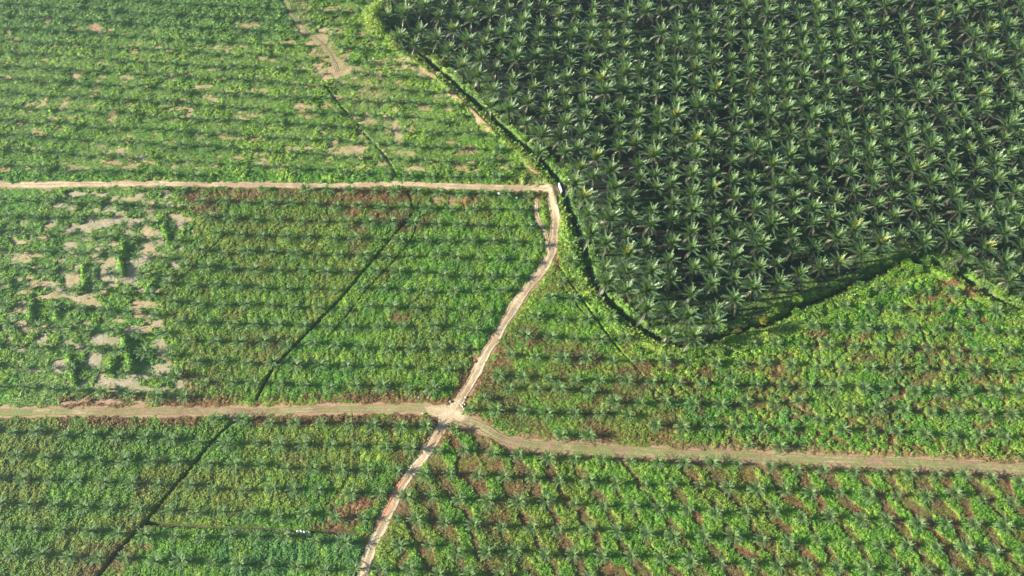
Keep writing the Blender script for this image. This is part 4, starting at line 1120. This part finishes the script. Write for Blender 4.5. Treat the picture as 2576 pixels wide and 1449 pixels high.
# ------------------------------------------------------------------ concrete crossing
def box_geo(x0, y0, z0, x1, y1, z1):
    V = [(x, y, z) for z in (z0, z1) for y in (y0, y1) for x in (x0, x1)]
    return np.array(V, float), np.array([(0, 2, 3, 1), (4, 5, 7, 6), (0, 1, 5, 4), (2, 6, 7, 3), (0, 4, 6, 2), (1, 3, 7, 5)])
def bevel(me, w=.04):
    import bmesh
    b = bmesh.new(); b.from_mesh(me)
    bmesh.ops.bevel(b, geom=b.edges[:], offset=w, segments=2, affect='EDGES')
    b.to_mesh(me); b.free()
def wall_geo(path, thick, z0, z1s):
    p = np.array(path); t = np.gradient(p, axis=0); t /= np.hypot(t[:, 0], t[:, 1])[:, None]
    n = np.stack([-t[:, 1], t[:, 0]], 1) * thick / 2
    V = []
    for k in range(len(p)):
        a, b = p[k] - n[k], p[k] + n[k]
        V += [(*a, z0), (*b, z0), (*b, z1s[k]), (*a, z1s[k])]
    Q = []
    for k in range(len(p) - 1):
        for j in range(4): Q.append((4 * k + j, 4 * k + (j + 1) % 4, 4 * k + 4 + (j + 1) % 4, 4 * k + 4 + j))
    Q += [(3, 2, 1, 0), tuple(4 * len(p) - 4 + j for j in range(4))]
    return np.array(V), np.array(Q)
def build_crossing():
    cx, cy = (float(a) for a in ground(1420, 468, .5)); z = tz(cx - 4, cy) 
    root = link('concrete_crossing', None, label='white-walled concrete culvert where the straight road meets the drain', category='culvert')
    root.location = (cx, cy, z)
    g = lambda u, v: np.array([float(a) for a in ground(u, v, .8)]) - (cx, cy)
    m = [g(1406, 460), g(1408, 467), g(1411, 474), g(1413, 482)]
    v, q = wall_geo(m, .55, -1.9, [.75, .8, .8, .7]); me = mesh_np('headwall', v, q, mats=[M_CONC]); bevel(me); link('headwall', me, root)
    m = [g(1430, 451), g(1434, 456), g(1437, 463), g(1438, 471), g(1438, 476)]
    v, q = wall_geo(m, .45, -1.9, [.9, 1.0, 1.0, .9, .7]); me = mesh_np('headwall', v, q, mats=[M_CONC]); bevel(me); link('headwall', me, root, label='curved white headwall on the palm side')
    a, b = g(1425, 460), g(1434, 479)
    v = np.array([(a[0] + .6, b[1] - .3, -1.2), (b[0], b[1] - .3, .15), (b[0] + .2, a[1], .15), (a[0], a[1], -1.2)])
    v = np.vstack([v, v - (0, 0, .3)]); q = np.array([(0, 1, 2, 3), (7, 6, 5, 4), (0, 4, 5, 1), (1, 5, 6, 2), (2, 6, 7, 3), (3, 7, 4, 0)])
    me = mesh_np('apron_slab', v, q, mats=[M_SLAB]); bevel(me, .05); link('apron_slab', me, root)
    # drain pipe end through the road side wall
    n = 14; V, Q = [], []
    w0 = g(1411, 472)
    for k, xx in enumerate((-.2, 1.0)):
        for rr in (.5, .40):
            for j in range(n):
                t = 2 * math.pi * j / n
                V.append((w0[0] + xx, w0[1] + rr * math.cos(t), -1.0 + rr * math.sin(t)))
    for j in range(n):
        k = (j + 1) % n
        Q += [(j, k, 2 * n + k, 2 * n + j), (n + k, n + j, 3 * n + j, 3 * n + k), (2 * n + j, 2 * n + k, 3 * n + k, 3 * n + j)]
    link('drain_pipe', mesh_np('drain_pipe', np.array(V), np.array(Q), mats=[M_SLAB], smooth=True), root)
build_crossing()

# ------------------------------------------------------------------ sacks, stones, dead branches
def lump(name, u, v, size, mat, label, cat, group=None, sq=(1, 1, .6), seed=0, up=.0):
    import bmesh
    b = bmesh.new(); bmesh.ops.create_icosphere(b, subdivisions=3, radius=1.0)
    r = random.Random(seed)
    ax = [(r.uniform(-1, 1), r.uniform(-1, 1), r.uniform(-1, 1), r.uniform(1.5, 4)) for _ in range(6)]
    for w in b.verts:
        f = 1 + sum(.07 * math.sin(k * (w.co.x * a + w.co.y * bb + w.co.z * c) * 1.7 + a * 5) for a, bb, c, k in ax)
        w.co = w.co * f; w.co.x *= sq[0]; w.co.y *= sq[1]; w.co.z *= sq[2]
    me = bpy.data.meshes.new(name); b.to_mesh(me); b.free(); me.materials.append(mat)
    for p in me.polygons: p.use_smooth = mat is M_SACK
    x, y = (float(a) for a in ground(u, v, .4))
    o = link(name, me, label=label, category=cat)
    if group: o['group'] = group
    o.location = (x, y, tz(x, y) + size * sq[2] * .7 + up); o.scale = (size,) * 3; o.rotation_euler = (0, 0, r.uniform(0, 3))
GS = 'white sacks in the small ditch'
for k, (u, v, s, lab) in enumerate([(747, 1334, .5, 'whitish sack at the left end of the line in the ditch'), (755, 1332, .45, 'second whitish sack from the left, highest in the ditch'),
        (763, 1335, .5, 'middle bluish-white sack in the small ditch'), (770, 1335, .45, 'fourth whitish sack along the small ditch'), (776, 1337, .5, 'whitish sack at the right end of the line in the ditch')]):
    lump('sack', u, v, s, M_SACK, lab, 'sack', GS, (1.2, .8, .6), 40 + k, .35)
GR = 'pale stones around the road junction'
for k, (u, v, s, lab) in enumerate([(1053, 1000, .38, 'leftmost of three pale stones on red dry edge above the track'), (1077, 1000, .30, 'middle of three pale stones on the red dry edge'), (1088, 999, .42, 'rightmost of three pale stones on the red dry edge'),
        (1133, 1010, .40, 'lone pale stone left of the winding road near the junction'), (1064, 1040, .36, 'pale stone on the lower edge of the reddish track'), (1171, 1000, .40, 'pale stone right of the road above the stone heap'),
        (1165, 1013, .32, 'top stone of the pale heap beside the junction palm'), (1161, 1018, .36, 'left stone of the pale heap beside the junction palm'), (1169, 1017, .30, 'right stone of the pale heap nearest the palm'),
        (1164, 1023, .36, 'middle stone of the pale heap beside the junction palm'), (1167, 1029, .32, 'lowest stone of the pale heap beside the junction palm'), (1255, 487, .55, 'white lump left of others below the straight road'), (1301, 498, .4, 'white lump right below the straight road near the bend'),
        (940, 148, .4, 'tiny white lump in the grass near the top track'), (1462, 601, .35, 'uppermost white scrap floating in the drain'), (1464, 618, .4, 'middle white scrap floating in the drain'), (1466, 633, .35, 'lowest white scrap floating in the drain')]):
    lump('pale_stone' if k < 11 else 'white_scrap', u, v, s, M_STONE if k < 11 else M_SACK, lab, 'stone' if k < 11 else 'litter', GR if k < 11 else None, (1, .85, .7), 60 + k, .25 if k < 11 else .5)

def branch(u, v, L, az, lean, label, n=7, seed=0):
    r = random.Random(seed)
    V, Q = [], []
    def tube(p0, d, L, rad, depth):
        p = np.array(p0, float); d = np.array(d, float)
        seg = 4; b = len(V); n_ = 5
        for k in range(seg + 1):
            s = np.cross(d, (0.1, .2, 1)); s /= np.linalg.norm(s); t = np.cross(d, s)
            rr = rad * (1 - .75 * k / seg)
            for j in range(n_):
                a = 6.2832 * j / n_
                V.append(p + rr * (math.cos(a) * s + math.sin(a) * t))
            if depth < 2 and 0 < k < seg:
                e = d + np.array([r.uniform(-.9, .9), r.uniform(-.9, .9), r.uniform(-.2, .6)]); e /= np.linalg.norm(e)
                pend.append((p.copy(), e, L * r.uniform(.4, .65), rr * .6, depth + 1))
            p = p + d * L / seg
            d = d + np.array([r.uniform(-.2, .2), r.uniform(-.2, .2), r.uniform(-.1, .15)]); d /= np.linalg.norm(d)
        for k in range(seg):
            for j in range(n_): Q.append((b + k * n_ + j, b + k * n_ + (j + 1) % n_, b + (k + 1) * n_ + (j + 1) % n_, b + (k + 1) * n_ + j))
    pend = [((0, 0, 0), (math.cos(az) * math.cos(lean), math.sin(az) * math.cos(lean), math.sin(lean)), L, .10, 0)]
    while pend: tube(*pend.pop())
    x, y = (float(a) for a in ground(u, v, .5))
    o = link('dead_branch', mesh_np('dead_branch', np.array(V), np.array(Q), mats=[M_DEADWOOD], smooth=True), label=label, category='branch')
    o.location = (x, y, tz(x, y) + .3)
branch(1290, 345, 4.5, -.3, .5, 'bare pale branch hanging over the upper drain near front palms', seed=1)
branch(1318, 362, 3.0, .4, .9, 'bare upright dead twigs on the drain edge above the crossing', seed=2)
branch(1508, 738, 3.6, 1.4, .9, 'tangled grey dead branch in the shaded drain below the bright bush', seed=3)
branch(1100, 195, 3.0, .8, .7, 'dark bare branch by the pink soil at the upper drain', seed=4)

# ------------------------------------------------------------------ air
HAZE = 0.00014
if HAZE > 0:
    v, q = box_geo(-420, -120, -8, 420, 620, 275)
    m, nt, out = nodes('haze_air')
    pv = nt.nodes.new('ShaderNodeVolumePrincipled')
    pv.inputs['Color'].default_value = (.55, .80, 1.0, 1); pv.inputs['Density'].default_value = HAZE; pv.inputs['Anisotropy'].default_value = .6
    nt.links.new(pv.outputs['Volume'], out.inputs['Volume'])
    link('haze', mesh_np('haze', v, q, mats=[m]), kind='stuff', label='thin bluish morning haze over the whole plantation', category='haze')

# ------------------------------------------------------------------ light, camera
EL, AZ = R(21.5), R(5)
to_sun = (-math.cos(EL) * math.cos(AZ), -math.cos(EL) * math.sin(AZ), math.sin(EL))
w = bpy.data.worlds.new('World'); sc.world = w; w.use_nodes = True
nt = w.node_tree; bg = nt.nodes['Background']
sky = nt.nodes.new('ShaderNodeTexSky'); sky.sky_type = 'NISHITA'; sky.sun_disc = False
sky.sun_elevation = EL; sky.sun_rotation = math.atan2(to_sun[0], to_sun[1]) % (2 * math.pi)
nt.links.new(sky.outputs['Color'], bg.inputs['Color']); bg.inputs['Strength'].default_value = .05
import mathutils
sd = bpy.data.lights.new('sun', 'SUN'); sd.energy = 5.0; sd.angle = R(.5); sd.color = (1.0, .90, .74)
so = link('sun', sd)
so.rotation_euler = mathutils.Vector(to_sun).to_track_quat('Z', 'Y').to_euler()
cam = bpy.data.cameras.new('camera'); cam.sensor_width = 36; cam.lens = 36 * F_PX / 2576; cam.clip_end = 6000; cam.clip_start = 1
co = link('camera', cam); co.location = (0, 0, CAM_H); co.rotation_euler = (R(90) - DEP, 0, 0)
sc.camera = co
sc.view_settings.view_transform = 'Standard'; sc.view_settings.look = 'None'; sc.view_settings.exposure = 1.92; sc.view_settings.gamma = 1
sc.render.engine = 'CYCLES'
sc.cycles.max_bounces = 6; sc.cycles.diffuse_bounces = 3; sc.cycles.volume_bounces = 1
